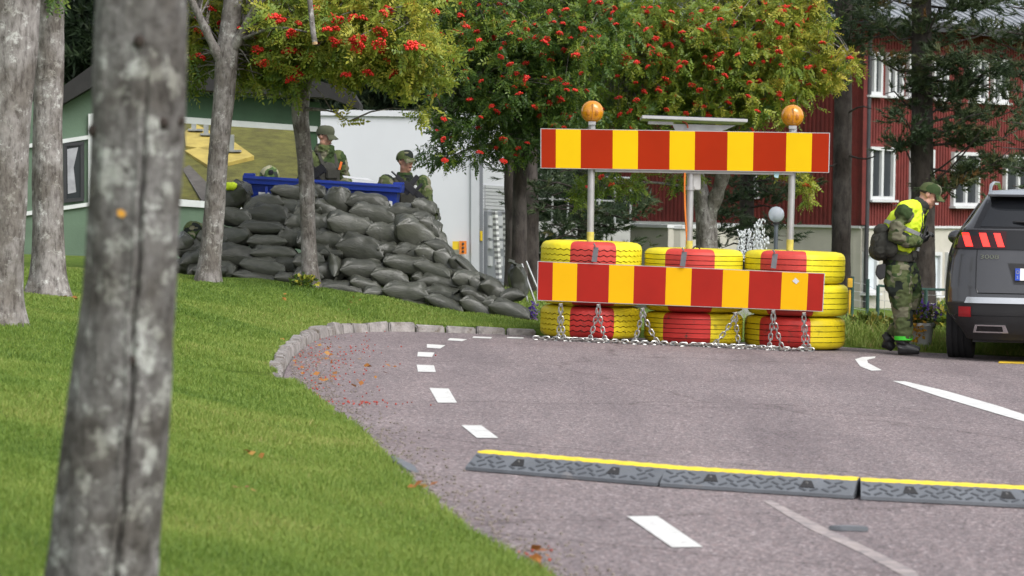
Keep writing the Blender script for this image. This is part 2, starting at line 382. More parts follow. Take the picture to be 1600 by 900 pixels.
def wall(A, B, z0, z1, z2, name, zb=-2.2):
    """board wall z1..z2 over plaster basement zb..z1; boards are separate battens standing proud"""
    e = (B-A); L = e.length; e.normalize(); nrm = Vector((e.y, -e.x, 0))
    if nrm.y > 0: nrm = -nrm
    return e, L, nrm
def build_wall(A, B, z1, z2, openings, low_open, tagname):
    e, L, nrm = wall(A, B, 0, z1, z2, '')
    rot = Matrix((e, -nrm, (0, 0, 1))).transposed()
    obj('wall', MB().box(A+e*(L/2)-nrm*.15+Vector((0, 0, (z1+z2)/2)), (L, .3, z2-z1), rot), M_red, house)
    bt = MB(); s = .06
    while s < L-.04:
        segs = [(z1, z2)]
        for (a, b, za, zb) in openings:
            if a-.1 < s < b+.1:
                q = []
                for (p0, p1) in segs: q += [x for x in ((p0, min(p1, za-.1)), (max(p0, zb+.1), p1)) if x[1]-x[0] > .02]
                segs = q
        for (p0, p1) in segs: bt.box(A+e*s+nrm*.012+Vector((0, 0, (p0+p1)/2)), (.055, .026, p1-p0), rot)
        s += .135
    tag(obj('board_cladding', bt, M_red, house), kind='stuff')
    obj('basement_wall', MB().box(A+e*(L/2)-nrm*.12+Vector((0, 0, (z1-3)/2-.002)), (L, .26, z1+3), rot), M_cream, house)
    obj('plinth_flashing', MB().box(A+e*(L/2)+nrm*.03+Vector((0, 0, z1-.03)), (L, .1, .06), rot), M_white, house)
    for (a, b, za, zb), low in [(o, 0) for o in openings]+[(o, 1) for o in low_open]:
        c = A+e*((a+b)/2)+Vector((0, 0, (za+zb)/2)); w_, h_ = b-a, zb-za; t = .09
        fr = MB()
        for sx in (-1, 1): fr.box(c+e*(sx*(w_/2-t/2))+nrm*.04, (t, .14, h_), rot)
        for sz in (-1, 1): fr.box(c+Vector((0, 0, sz*(h_/2-t/2)))+nrm*.04, (w_-2*t, .135, t), rot)
        if not low: fr.box(c+nrm*.035, (t*1.1, .12, h_-2*t), rot)
        wd = obj('window', fr, M_white, house)
        for sx in ((-1, 1) if not low else (0,)):
            pw = (w_-2*t-t*1.1)/2 if not low else w_-2*t
            obj('pane', MB().box(c+e*(sx*(pw/2+t*.55))+nrm*.01, (pw, .02, h_-2*t), rot), M_pane if not low else M_blind, wd)
        obj('sill', MB().box(c-Vector((0, 0, h_/2+.03))+nrm*.09, (w_+.1, .22, .05), rot), M_white, wd)
Z1 = on_line(1346, 353, CORN, RB)[1]; Z2 = on_line(1346, 28, CORN, RB)[1]
def win(u0, u1, v0, v1, A=CORN, B=RB):
    a, zt = on_line(u0, v0, A, B); b, _ = on_line(u1, v0, A, B); _, zb = on_line(u0, v1, A, B); return (a, b, zb, zt)
ops = [win(1356, 1394, 229, 312), win(1486, 1527, 237, 322), win(1421, 1456, 233, 316), win(1567, 1610, 242, 328)]
ops += [win(a, b, 80+(a-1350)*.06, 148+(a-1350)*.06) for a, b in ((1352, 1375), (1384, 1408), (1416, 1436), (1455, 1478), (1515, 1540), (1548, 1572), (1600, 1630))]
low = [win(1346.5, 1368, 393, 458), win(1447, 1467, 394, 462), win(1476, 1490, 394, 462), win(1540, 1560, 398, 466)]
build_wall(CORN, RB, Z1, Z2, ops, low, 'r')
opl = [win(1169, 1185, 273, 307, LB, CORN)]
build_wall(LB, CORN, Z1, Z2, opl, [], 'l')
# roof: sheet metal with standing seams over both wings
eR = (RB-CORN).normalized(); nR = Vector((eR.y, -eR.x, 0)); nR = nR if nR.y < 0 else -nR
def roof(A, B, nrm, name):
    e = (B-A).normalized(); L = (B-A).length
    p0 = A+nrm*.7+Vector((0, 0, Z2-.1)); p1 = A-nrm*6+Vector((0, 0, Z2+3.0))
    o = obj(name, MB().slab([p0, p0+e*L, p1+e*L, p1], (0, 0, .12)), M_metal_roof, house)
    sm_ = MB(); k = int(L/.45); dr = (p1-p0)
    for i in range(k+1):
        a = p0+e*(L*i/k)+Vector((0, 0, .13)); sm_.slab([a, a+e*.03, a+e*.03+dr, a+dr], (0, 0, .04))
    obj('roof_seam', sm_, M_metal_roof, o)
    obj('fascia', MB().slab([p0+nrm*.02-Vector((0, 0, .14)), p0+nrm*.02+e*L-Vector((0, 0, .14)), p0+nrm*.02+e*L+Vector((0, 0, .1)), p0+nrm*.02+Vector((0, 0, .1))], nrm*.05), M_dark, o)
    obj('soffit', MB().slab([p0-Vector((0, 0, .04)), p0+e*L-Vector((0, 0, .04)), p0+e*L-nrm*.7-Vector((0, 0, .04)), p0-nrm*.7-Vector((0, 0, .04))], (0, 0, .03)), M_dark, o)
roof(CORN-eR*.6, RB, nR, 'roof')
eL = (CORN-LB).normalized(); nL = Vector((eL.y, -eL.x, 0)); nL = nL if nL.y < 0 else -nL
roof(LB, CORN-eL*.2, nL, 'roof')
dp = CORN+nR*.12+eR*.06
obj('downpipe', MB().tube([dp+Vector((0, 0, -1.4)), dp+Vector((0, 0, Z2-.1))], .06, 10), M_dark, house, sm=40)
obj('corner_board', MB().box(CORN+nR*.03+Vector((0, 0, (Z1+Z2)/2)), (.14, .14, Z2-Z1-.06), Matrix.Rotation(.4, 3, 'Z')), M_red, house)

# cream garden wall in front of the left wing
gw = thing('garden_wall', P(1010, 400, 70), 'low cream rendered wall with a white coping behind the middle tyre stack', 'wall')
a, b, c = P(972, 352, 69), P(1053, 350, 67.5), P(1168, 354, 74)
for q, (p0, p1) in enumerate(((a, b), (b, c))):
    e = (p1-p0); L = e.length; e = Vector((e.x, e.y, 0)).normalized(); rot = Matrix((e, (-e.y, e.x, 0), (0, 0, 1))).transposed(); mid = (p0+p1)/2
    obj('wall_face', MB().box(Vector((mid.x, mid.y, mid.z-1.25-.02*q)), (L, .3, 2.4), rot), M_cream, gw)
    obj('coping', MB().box(Vector((mid.x, mid.y, mid.z-.02+.003*q)), (L+.06, .4, .07), rot), M_white, gw)
gw2 = thing('retaining_wall', P(900, 400, 64), 'grey concrete retaining wall with railing behind the left tyre stack', 'wall')
M_conc = mat('grey_concrete', (.36, .36, .35), .9, var=.15, scale=2, bump=.4, bscale=30, dirt=((.24, .24, .23), 1.5, .6))
a, b = P(838, 345, 64), P(985, 350, 64); e = (b-a); rot = Matrix.Identity(3)
obj('wall_face', MB().slab([a, b, b-Vector((0, 0, 2.2)), a-Vector((0, 0, 2.2))], (0, .3, 0)), M_conc, gw2)
rl = MB()
for i in range(7): q = a.lerp(b, i/6)+Vector((0, .1, 0)); rl.tube([q, q+Vector((0, 0, .95))], .025, 6)
for h in (.45, .93): rl.tube([a+Vector((0, .1, h)), b+Vector((0, .1, h))], .02, 6)
obj('railing', rl, mat('galvanised_rail', (.45, .46, .47), .45, metal=.7, var=.1), gw2)

# ------------------------------------------------------------------ green hut with the big glazed opening
M_green = mat('green_hut_board', (.10, .155, .105), .6, var=.14, scale=2.5, bump=.2, bscale=40)
M_dgreen = mat('dark_green_board', (.035, .085, .040), .6, var=.2, scale=2.5)
M_wtrim = mat('hut_white_trim', (.60, .62, .62), .5, var=.08)
hut = thing('green_hut', P(200, 410, 42), 'low green wooden hut with white trims and a dark roof behind the birch trunks', 'hut')
YH = 42.0; YL = 41.9
def px_slab(name, px, Y, depth, m, par, lift=0): return obj(name, MB().slab([P(u, v, Y) for u, v in px], (0, depth, 0)), m, par)
px_slab('wall', [(-60, 140), (95, 166), (150, 134), (152, 440), (-60, 440)], YL, .15, M_green, hut)
px_slab('upper_wall', [(150, 138), (500, 160), (500, 200), (150, 176)], YH, .15, M_dgreen, hut)
px_slab('lower_wall', [(150, 306), (500, 331), (500, 450), (150, 440)], YH, .15, M_green, hut)
px_slab('corner_post', [(474, 200.5), (495, 201.5), (495, 329), (474, 328)], YH, .15, M_dgreen, hut)
px_slab('trim', [(140, 172), (496, 197.5), (496, 206), (140, 183)], YH-.04, .06, M_wtrim, hut)
px_slab('trim', [(140, 301), (480, 326), (480, 335), (140, 313)], YH-.04, .06, M_wtrim, hut)
px_slab('trim', [(20, 228), (97, 217.5), (140, 211), (140, 217), (97, 224), (20, 234)], YL-.04, .035, M_wtrim, hut)
px_slab('trim', [(20, 333.5), (140, 316), (140, 322), (20, 340)], YL-.04, .035, M_wtrim, hut)
px_slab('trim', [(138, 178), (147, 177), (147, 320), (138, 321)], YL-.05, .04, M_wtrim, hut)
hw = MB(); 
for q in ([(99, 224), (131, 221), (131, 226), (99, 229)], [(99, 311), (131, 308.5), (131, 314), (99, 317)], [(99, 229.2), (104, 228.7), (104, 310.5), (99, 310.8)], [(126, 226.7), (131, 226.2), (131, 308), (126, 308.7)]):
    hw.slab([P(u, v, YL-.05) for u, v in q], (0, .048, 0))
hwo = obj('window', hw, M_dark, hut)
obj('pane', MB().slab([P(u, v, YL-.03) for u, v in ((104, 229), (126, 227), (126, 308.5), (104, 310.5))], (0, .02, 0)), M_pane, hwo)
obj('curtain', MB().slab([P(u, v, YL-.036) for u, v in ((105, 233), (122, 230), (115, 262), (119, 300), (106, 303))], (0, .004, 0)), mat('pale_curtain', (.33, .33, .36), .9), hwo)
px_slab('roof', [(88, 168), (152, 131), (515, 153), (562, 171), (562, 162), (548, 140), (400, 100), (152, 96), (88, 142)], YH-.35, .9, mat('dark_roof_felt', (.016, .015, .015), .8, var=.3, scale=6), hut)
# the glazing, and the grass bank one sees through it
gm_, gn, gl, gb = new_mat('clear_pane'); gb.inputs['Transmission Weight'].default_value = 1; gb.inputs['Roughness'].default_value = .0; gb.inputs['IOR'].default_value = 1.05; gb.inputs['Base Color'].default_value = (.93, .95, .93, 1)
px_slab('glazing', [(152, 183.5), (474, 206), (474, 327), (152, 306)], YH+.06, .008, gm_, hut)
M_bank = mat('mown_bank_grass', (.105, .10, .02), .95, var=.4, scale=5, bump=.8, bscale=60, dirt=((.10, .075, .03), 2.2, .60))
bank = obj('grass_bank', MB().slab([P(120, 335, 43.2), P(474, 345, 43.2), P(492, 180, 49.5), P(120, 160, 49.5)], (0, .5, -.5)), M_bank, kind='structure', label='steep grassy bank seen through the glazing of the green hut')
def on_bank(u, v):
    a, b, c = P(120, 335, 43.2), P(474, 345, 43.2), P(492, 180, 49.5); nn = (b-a).cross(c-a).normalized(); d = ray(u, v); o = Vector((0, 0, CAMZ))
    return o+d*((a-o).dot(nn)/d.dot(nn)), nn
M_slab = mat('yellow_slab', (.42, .32, .08), .7, var=.2, scale=5, dirt=((.25, .2, .08), 4, .62))
M_galv = mat('galvanised', (.42, .43, .44), .42, metal=.75, var=.15, scale=12)
for q, (px, lab) in enumerate((([(288, 214), (306, 202), (358, 226), (330, 243), (290, 236)], 'upper yellow slab with steel brackets lying on the grass bank'), ([(288, 243), (330, 235), (362, 227), (397, 252), (358, 262), (324, 266)], 'lower yellow slab with a steel bracket lying on the grass bank'))):
    pts = [on_bank(*p)[0] for p in px]; nn = on_bank(300, 250)[1]; nn = nn if nn.z > 0 else -nn
    t = thing('yellow_slab', pts[0], lab, 'slab', 'yellow slabs on the bank')
    obj('plate', MB().slab(pts, nn*.08), M_slab, t)
    for (u, v) in (((303, 213), (322, 220)) if q == 0 else ((362, 246),)):
        c = on_bank(u, v)[0]+nn*.08; obj('bracket', MB().box(c+nn*.13, (.07, .05, .26)).box(c+nn*.02+Vector((.03, 0, 0)), (.22, .2, .03)), M_galv, t)
px_t = [on_bank(u, v)[0] for u, v in ((285, 268), (296, 262), (330, 296), (345, 322), (318, 322))]
obj('bank_path', MB().slab(px_t, (0, -.03, .04)), mat('dark_path', (.09, .08, .075), .9, var=.3), kind='structure', label='dark strip of path at the foot of the grass bank')

# ------------------------------------------------------------------ white box truck
M_tw = mat('truck_white', (.56, .575, .615), .4, var=.03, scale=1); M_tg = mat('truck_grey', (.16, .17, .19), .5, var=.1)
M_rib = mat('truck_rib', (.40, .41, .43), .45, var=.06)
truck = thing('box_truck', P(650, 440, 55), 'white box truck parked behind the sandbag wall and soldiers', 'truck')
YT = 55.0
px_slab('cargo_box', [(430, 171), (740, 176.5), (740, 470), (430, 470)], YT, 2.5, M_tw, truck)
px_slab('roof_rail', [(428, 170), (748, 174.5), (748, 184), (428, 179)], YT-.05, .045, M_tw, truck)
px_slab('lower_rail', [(428, 440), (748, 444), (748, 462), (428, 458)], YT-.05, .045, M_rib, truck)
px_slab('corner_profile', [(736, 184.5), (749, 184.8), (749, 443.5), (736, 443.2)], YT-.06, .055, mat('truck_corner', (.47, .485, .52), .35, var=.04), truck)
px_slab('rear_post', [(749.3, 200), (754.5, 200), (754.5, 450), (749.3, 450)], YT-.03, .5, M_tg, truck)
obj('rear_lamp', MB().slab([P(u, v, YT-.06) for u, v in ((750, 361), (754, 361), (754, 376), (750, 376))], (0, .028, 0)), mat('yellow_lamp', (.6, .42, .02), .3), truck)
# rear end with folded tail lift, receding to the right
A = P(755, 300, YT+.05); B = P(790, 300, YT+2.6); A.z = B.z = 0
def rear(name, px, m, off=.05, par=truck):
    e = (B-A).normalized(); nrm = Vector((e.y, -e.x, 0)); pts = []
    for u, v in px:
        s, z = on_line(u, v, A, B); pts.append(A+e*s+Vector((0, 0, z)))
    return obj(name, MB().slab(pts, nrm*off), m, par)
rear('rear_door', [(755, 190), (790, 194), (790, 470), (755, 470)], M_tw, -.1)
for i in range(7): rear('roller_slat', [(755.5, 289+i*5.4), (788, 291+i*5.4), (788, 295.6+i*5.4), (755.5, 293.6+i*5.4)], M_rib, .04)
rear('tail_lift', [(755.5, 330), (789, 332), (789, 440), (755.5, 440)], M_tg, .06)
for u0, u1 in ((757, 762), (768, 778), (783, 788)):
    for v0, v1 in ((337, 352), (356, 372), (376, 388), (400, 415)): rear('lift_panel', [(u0, v0), (u1, v0+.6), (u1, v1+.6), (u0, v1)], M_rib, .09)
M_stripe, sn, sl_, sb = new_mat('striped_bar')
tcs = sn.new('ShaderNodeTexCoord'); wv = N(sn, 'ShaderNodeTexWave', Scale=3.2, bands_direction='Z'); sl_.new(tcs.outputs['Object'], wv.inputs['Vector'])
rr = ramp(sn, [(.45, (.25, .25, .26)), (.5, (.75, .75, .76))]); sl_.new(wv.outputs['Fac'], rr.inputs[0]); sl_.new(rr.outputs[0], sb.inputs['Base Color'])
rear('striped_bar', [(763, 330), (767, 330), (774, 436), (770, 436)], M_stripe, .12)
rear('striped_bar', [(779, 331), (783, 331), (789, 437), (785, 437)], M_stripe, .12)
rear('lift_foot', [(755, 441), (792, 441), (792, 456), (755, 456)], M_tg, .2)
mk = thing('reflector_board', P(718, 385, 54.85), 'small yellow and orange reflector board on the white truck side', 'reflector')
px_slab('yellow_plate', [(707, 377), (717.3, 377), (717.3, 390), (707, 390)], YT-.14, .06, mat('yellow_plate', (.72, .5, .02), .5, var=.05), mk)
op = px_slab('orange_plate', [(717.6, 376.5), (729, 376.5), (729, 397), (717.6, 397)], YT-.16, .06, mat('orange_plate', (.7, .2, .02), .5, var=.05), mk)
for v in (381, 387, 393): obj('lens', MB().ball(P(723.5, v, YT-.165), .022, 8, 6), M_dark, op)
# ------------------------------------------------------------------ tyres of the road block
def paint_mat(name, col, wear=(.03, .03, .03), thr=.64, rough=.5):
    return mat(name, col, rough, var=.16, scale=5, dirt=(wear, 9, thr), bump=.3, bscale=45, spec=.3)
M_ty = paint_mat('tyre_yellow', (.68, .58, .02), (.12, .10, .02), .665); M_tr = paint_mat('tyre_red', (.46, .045, .035), (.16, .02, .015), .63)
M_ty2 = paint_mat('tyre_yellow_worn', (.58, .46, .012), (.06, .05, .02), .585); M_tr2 = paint_mat('tyre_red_worn', (.40, .025, .02), (.06, .03, .02), .575)
M_rubber = mat('rubber', (.02, .02, .02), .8, var=.3, bump=.3)
def tyre(name, c, rad, H, red0, red1, kind, mats, label, seed):
    """truck tyre on its side; groove rings cut into the tread, red sector towards the road"""
    n = 168; rows = []                       # (radius factor, z, is_groove, zig)
    gz = [.24, .40, .57, .74] if kind != 'fine' else [.2, .36, .5, .64, .8]
    hg = {'zigzag': .0125, 'fine': .007, 'straight': .008}[kind]
    prof = [(.60, .06, 0, 0), (.66, .0, 0, 0), (.80, .008, 0, 0), (.91, .035, 0, 0), (.962, .085, 0, 0), (.985, .14, 0, 0)]
    for g in gz: prof += [(1, g-hg-.004, 0, 1), (.965, g-hg+.002, 1, 1), (.965, g+hg-.002, 1, 1), (1, g+hg+.004, 0, 1)]
    prof += [(.985, .86, 0, 0), (.962, .915, 0, 0), (.91, .965, 0, 0), (.80, .992, 0, 0), (.66, 1, 0, 0), (.60, .94, 0, 0)]
    k = len(prof); vs = []; fs = []; ms = []
    rs = random.Random(seed)
    for j in range(n):
        th = 2*math.pi*j/n; tri = abs((j % 4)-2)-1
        for (r, z, g, zg_) in prof:
            rr = rad*r*(1+.004*math.sin(3*th+seed)); zz = z*H+(tri*.0075 if (zg_ and kind == 'zigzag') else 0)
            vs.append((rr*math.cos(th), rr*math.sin(th), zz))
    for j in range(n):
        th = math.degrees(2*math.pi*(j+.5)/n); x = math.cos(R(th)); front = math.sin(R(th)) < .25
        red = front and red0 < x < red1
        for i in range(k-1):
            fs.append((j*k+i, ((j+1) % n)*k+i, ((j+1) % n)*k+i+1, j*k+i+1))
            gr = prof[i][2] and prof[i+1][2]; dash = kind == 'straight' and (j % 7 == 0)
            ms.append(2 if (gr and not dash) else (1 if red else 0))
    mb = MB(); mb.v = vs; mb.f = fs; mb.m = ms
    o = obj(name, mb, [mats[0], mats[1], M_rubber], sm=35, label=label, cat='tyre', group='painted tyres of the road block')
    o.location = c; o.rotation_euler = (R(rs.uniform(-.4, .4)), R(rs.uniform(.2, 1.0)), 0); return o
YB = 30.0
names = {0: 'left', 1: 'middle', 2: 'right'}; lev = ['bottom', 'second', 'top']
stacks = [(923.5, .062, .3085, .486, 'zigzag'), (1084, .018, .304, .474, 'fine'), (1242.5, -.012, .311, .484, 'straight')]
redr = [[(-.42, .42), (-.42, .42), (-.42, .48)], [(-.66, .28), (-.6, .28), (-.62, .36)], [(-.76, .22), (-.68, .22), (-.74, .16)]]
STK = []
for s, (u, z0, H, rad, kind) in enumerate(stacks):
    x = P(u, 450, YB+.5).x
    for k in range(3):
        dx = (.0, .012, -.006)[k]*(1 if s != 2 else 2.2)
        lab = '%s painted red and yellow truck tyre in the %s stack under the striped boards' % (['bottom', 'middle', 'topmost'][k], ['left', 'centre', 'right'][s])
        tyre('painted_tyre', (x+dx, YB+.5, z0+.004+k*(H+.0005)), rad, H, *redr[s][k], kind, (M_ty, M_tr) if k == 2 or s == 2 and k > 0 else (M_ty2, M_tr2), lab, s*3+k)
    STK.append((x, z0+.004+3*(H+.0005)))
# ------------------------------------------------------------------ striped boards
M_bred = mat('board_red', (.31, .020, .002), .6, spec=.1, var=.07, scale=2, bump=.05, bscale=400)
M_byel = mat('board_yellow', (.70, .38, .003), .6, spec=.12, var=.05, scale=2, bump=.05, bscale=400)
M_byel2 = mat('board_yellow_top', (.69, .44, .003), .6, spec=.1, var=.05, scale=2)
M_bred2 = mat('board_red_scuffed', (.31, .012, .006), .5, spec=.2, var=.1, scale=3, dirt=((.55, .22, .2), 14, .69))
M_alu = mat('aluminium_edge', (.5, .5, .5), .4, metal=.8, var=.1)
def board(parent, px, Y, cuts, mr, my):
    """plate with its sheeting panels; cuts are the column borders (pixels) along the top edge"""
    TL, TR, BR, BL = [P(u, v, Y) for u, v in px]
    b = obj('board', MB().slab([TL, TR, BR, BL], (0, .03, 0)), M_alu, parent)
    W = px[1][0]-px[0][0]
    for i in range(len(cuts)-1):
        t0, t1 = (cuts[i]-cuts[0])/(cuts[-1]-cuts[0]), (cuts[i+1]-cuts[0])/(cuts[-1]-cuts[0])
        e = .0028
        q = [TL.lerp(TR, t0), TL.lerp(TR, t1), BL.lerp(BR, t1), BL.lerp(BR, t0)]; mid = sum(q, Vector())/4
        q = [p+Vector((0, -.0025, -.006 if k < 2 else .006)) for k, p in enumerate(q)]
        if i == 0: q[0].x += .008; q[3].x += .008
        if i == len(cuts)-2: q[1].x -= .008; q[2].x -= .008
        nm = 'red_panel' if i % 2 == 0 else 'yellow_panel'
        obj(nm, MB().slab(q, (0, .0024, 0)), mr if i % 2 == 0 else my, b)
    return b
low_b = thing('striped_board', P(1064, 450, 29.95), 'scuffed red and yellow striped board bolted across the tyres', 'barrier board')
board(low_b, [(840, 408), (1289, 427), (1286, 487), (839, 469.5)], 29.955, [840, 864, 902, 952, 991, 1041, 1081, 1130, 1171, 1222, 1263, 1289], M_bred2, M_byel)
# strap hooks that hold it to the tyres
for (u, v) in ((930, 392), (1068, 399), (1210, 402)):
    st = MB(); p = P(u, v, 29.93)
    st.box(p+Vector((0, 0, -.035)), (.05, .012, .14), Matrix.Rotation(.12, 3, 'Y')); st.tube([p+Vector((-.01, -.008, .03)), p+Vector((.0, -.02, .045)), p+Vector((-.015, -.008, .07))], .008, 6)
    obj('strap', st, mat('strap_grey', (.13, .13, .14), .6), low_b)
obj('sticker', MB().slab([P(u, v, 29.949) for u, v in ((1238, 439), (1243, 434), (1249, 439.5), (1244, 444))], (0, .002, 0)), M_white, low_b)
M_post = mat('galvanised_post', (.40, .40, .40), .5, metal=.55, var=.12, scale=9)
sign = thing('warning_board', P(1070, 395, 30.5), 'red and yellow striped warning board on posts with amber lamps and solar panel', 'warning sign')
YS = 30.42
board(sign, [(844.5, 200.5), (1297, 207.5), (1295.5, 270), (844.5, 263)], YS, [844.5, 868.5, 907.5, 957.5, 997, 1046.5, 1086, 1137, 1177.5, 1229, 1269, 1297], M_bred, M_byel2)
posts = [((922, 400), (925, 194), 0), ((1076, 420), (1080, 215), 1), ((1233, 420), (1240, 196), 2)]
M_ypaint = mat('yellow_splash', (.62, .52, .1), .6, var=.2, scale=20)
for (b0, t0, s) in posts:
    p0 = P(*b0, YS+.075); p1 = P(*t0, YS+.075); p0.z = STK[s][1]-.25
    obj('post', MB().tube([p0, p1], .033, 16), M_post, sign, sm=40)
    q = Vector((p0.x, p0.y, STK[s][1]+.0)); q = q.lerp(p1, .0); qq = p0.lerp(p1, .32)
    q0 = p0.lerp(p1, .2); 
    obj('paint_splash', MB().tube([p0.lerp(p1, .17), p0.lerp(p1, .245)], .0345, 16), M_ypaint, sign, sm=40)
a, b = P(930, 266, YS+.05), P(1240, 271, YS+.05)
obj('rail', MB().box((a+b)/2, ((b-a).length, .035, .03), Matrix.Rotation(math.atan2(a.z-b.z, b.x-a.x), 3, 'Y')), M_post, sign)
a, b = P(930, 205, YS+.05), P(1240, 211, YS+.05)
obj('rail', MB().box((a+b)/2, ((b-a).length, .035, .03), Matrix.Rotation(math.atan2(a.z-b.z, b.x-a.x), 3, 'Y')), M_post, sign)
bx = obj('junction_box', MB().box(P(1084, 283, YS+.13), (.13, .09, .17)), mat('junction_grey', (.45, .45, .44), .6), sign, bev=.008)
obj('collar', MB().tube([P(1078, 291, YS+.075), P(1077.8, 297, YS+.075)], .045, 12), M_post, sign, sm=40)
ob = [P(1070, 270, YS+.02), P(1069.5, 300, YS+.03), P(1071, 340, YS+.04), P(1073, 370, YS+.06), P(1074, 396, YS+.06)]
obj('orange_cable', MB().tube(rounded(ob, 2), .009, 6), mat('orange_cable', (.65, .17, .015), .5), sign, sm=60)
bl = [P(1079, 396, YS+.05), P(1085, 384, YS+.03), P(1092, 386, YS+.02), P(1096, 394, YS+.02)]
obj('black_cable', MB().tube(rounded(bl, 2), .006, 6), M_rubber, sign, sm=60)
obj('tape_tag', MB().slab([P(u, v, YS+.028) for u, v in ((1209, 269), (1218, 269.5), (1216, 278), (1210, 277))], (0, .003, 0)), mat('blue_tape', (.35, .55, .62), .6), sign)
# amber lamps
def amber():
    m, n, l, b = new_mat('amber_lens'); tc = n.new('ShaderNodeTexCoord')
    v = N(n, 'ShaderNodeTexVoronoi', Scale=60.0); l.new(tc.outputs['Object'], v.inputs['Vector'])
    b.inputs['Base Color'].default_value = (.52, .21, .004, 1); b.inputs['Roughness'].default_value = .18; b.inputs['Coat Weight'].default_value = .4
    b.inputs['Subsurface Weight'].default_value = 0
    bp = N(n, 'ShaderNodeBump', Strength=.25, Distance=.004); l.new(v.outputs['Distance'], bp.inputs['Height']); l.new(bp.outputs[0], b.inputs['Normal']); return m
M_amb = amber(); M_amb_d = mat('amber_inner', (.36, .13, .004), .3, var=.1)
for (u, v, Y) in ((925.5, 174.5, YS+.05), (1238.5, 181, YS+.05)):
    c = P(u, v, Y); M4 = Matrix.Translation(c) @ Matrix.Rotation(R(90), 4, 'X')
    prof = [(0, .062), (.03, .060), (.06, .052), (.083, .036), (.095, .016), (.101, .0), (.1035, -.01), (.1035, -.022), (.098, -.03), (.095, -.045), (.07, -.07), (0, -.078)]
    ln = obj('lamp', MB().lathe(prof, 40, M4), M_amb, sign, sm=50)
    for sx in (-1, 1): obj('lens_dimple', MB().ball(c+Vector((sx*.036, -.056, -.012)), (.022, .006, .03), 12, 8), M_amb_d, ln, sm=60)
    obj('lens_rib', MB().box(c+Vector((0, -.057, 0)), (.008, .014, .15)), M_amb_d, ln)
    obj('bezel', MB().lathe([(.1, -.012), (.107, -.014), (.107, -.026), (.1, -.03)], 40, M4), mat('amber_bezel', (.5, .18, .004), .4), ln, sm=40)
    obj('lamp_bracket', MB().tube([c+Vector((0, .02, -.07)), c+Vector((0, .02, -.2))], .03, 10).box(c+Vector((0, .0, -.11)), (.07, .06, .03)), M_post, sign)
# solar panel seen from just below its plane
pl, pr = P(1003, 187, YS+.0), P(1168, 193, YS+.0); ang = math.atan2(pl.z-pr.z, pr.x-pl.x); mid = (pl+pr)/2
rt = Matrix.Rotation(ang, 3, 'Y') @ Matrix.Rotation(R(-1.5), 3, 'X')
sp = obj('solar_panel', MB().box(mid+Vector((0, .25, .02)), ((pr-pl).length, .55, .03), rt), M_alu, sign, bev=.004)
obj('cell_sheet', MB().box(mid+Vector((0, .25, .039)), ((pr-pl).length-.05, .5, .006), rt), mat('solar_cells', (.01, .012, .03), .15), sp)
obj('panel_bracket', MB().slab([P(1050, 193.5, YS+.08), P(1150, 196, YS+.08), P(1125, 206, YS+.08), P(1055, 204, YS+.08)], (0, .02, 0)).box(P(1032, 192.5, YS+.12), (.24, .12, .03), rt), mat('panel_bracket', (.38, .38, .38), .5, metal=.5), sign)
obj('panel_cable', MB().tube(rounded([P(1066, 190, YS+.05), P(1073, 192, YS+.04), P(1075, 200, YS+.045)], 2), .008, 6), mat('red_cable', (.42, .08, .03), .5), sign)
# ------------------------------------------------------------------ chains
M_chain = mat('zinc_chain', (.40, .40, .385), .35, metal=.8, var=.2, scale=30)
def link(mb, c, t, side, L=.066, w=.0175, r=.0062):
    t = t.normalized(); side = (side-t*side.dot(t)).normalized(); pts = []
    for k in range(10):
        a = 2*math.pi*k/10; pts.append(c+t*(math.copysign(max(0, L/2-w), math.cos(a))+math.cos(a)*w)+side*(math.sin(a)*w))
    n = 5; nb = t.cross(side); vs = []; fs = []
    for k, p in enumerate(pts):
        tg = (pts[(k+1) % 10]-pts[k-1]).normalized(); o1 = nb; o2 = tg.cross(nb)
        for j in range(n): th = 2*math.pi*j/n; vs.append(p+o1*(r*math.cos(th))+o2*(r*math.sin(th)))
    for k in range(10):
        for j in range(n): fs.append((k*n+j, k*n+(j+1) % n, ((k+1) % 10)*n+(j+1) % n, ((k+1) % 10)*n+j))
    mb.add(vs, fs)
def chain(pts, mb=None):
    mb = mb or MB(); pts = resample(pts, .048)
    for i in range(len(pts)-1):
        t = pts[i+1]-pts[i]
        if t.length < .005: continue
        s = Vector((0, 1, 0)) if i % 2 else Vector((1, .0, .3)); 
        if abs(t.normalized().dot(s)) > .9: s = Vector((0, 0, 1))
        link(mb, (pts[i]+pts[i+1])/2, t, s)
    return mb
ch = thing('chain_curtain', inter_road(1050, 540), 'galvanised chains hanging from the tyres to a chain along the road', 'chain')
gpts = []
for i in range(26):
    u = 833+i*(1262-833)/25; b = 524.5+(u-833)*.055; p = inter_road(u, b+2.5*math.sin(i*1.7)+random.uniform(-.6, .6)); p.y = min(p.y, 29.88+.03*math.sin(i*1.7)); p.z = zroad(p.x, p.y)+.02; gpts.append(p)
cm = chain(rounded(gpts, 1)); g2 = [p+Vector((random.uniform(-.03, .03), random.uniform(-.1, .02), 0)) for p in gpts[3:]]
for p in g2: p.z = zroad(p.x, p.y)+.018
chain(rounded(g2, 1), cm); obj('ground_chain', cm, M_chain, ch, sm=60)
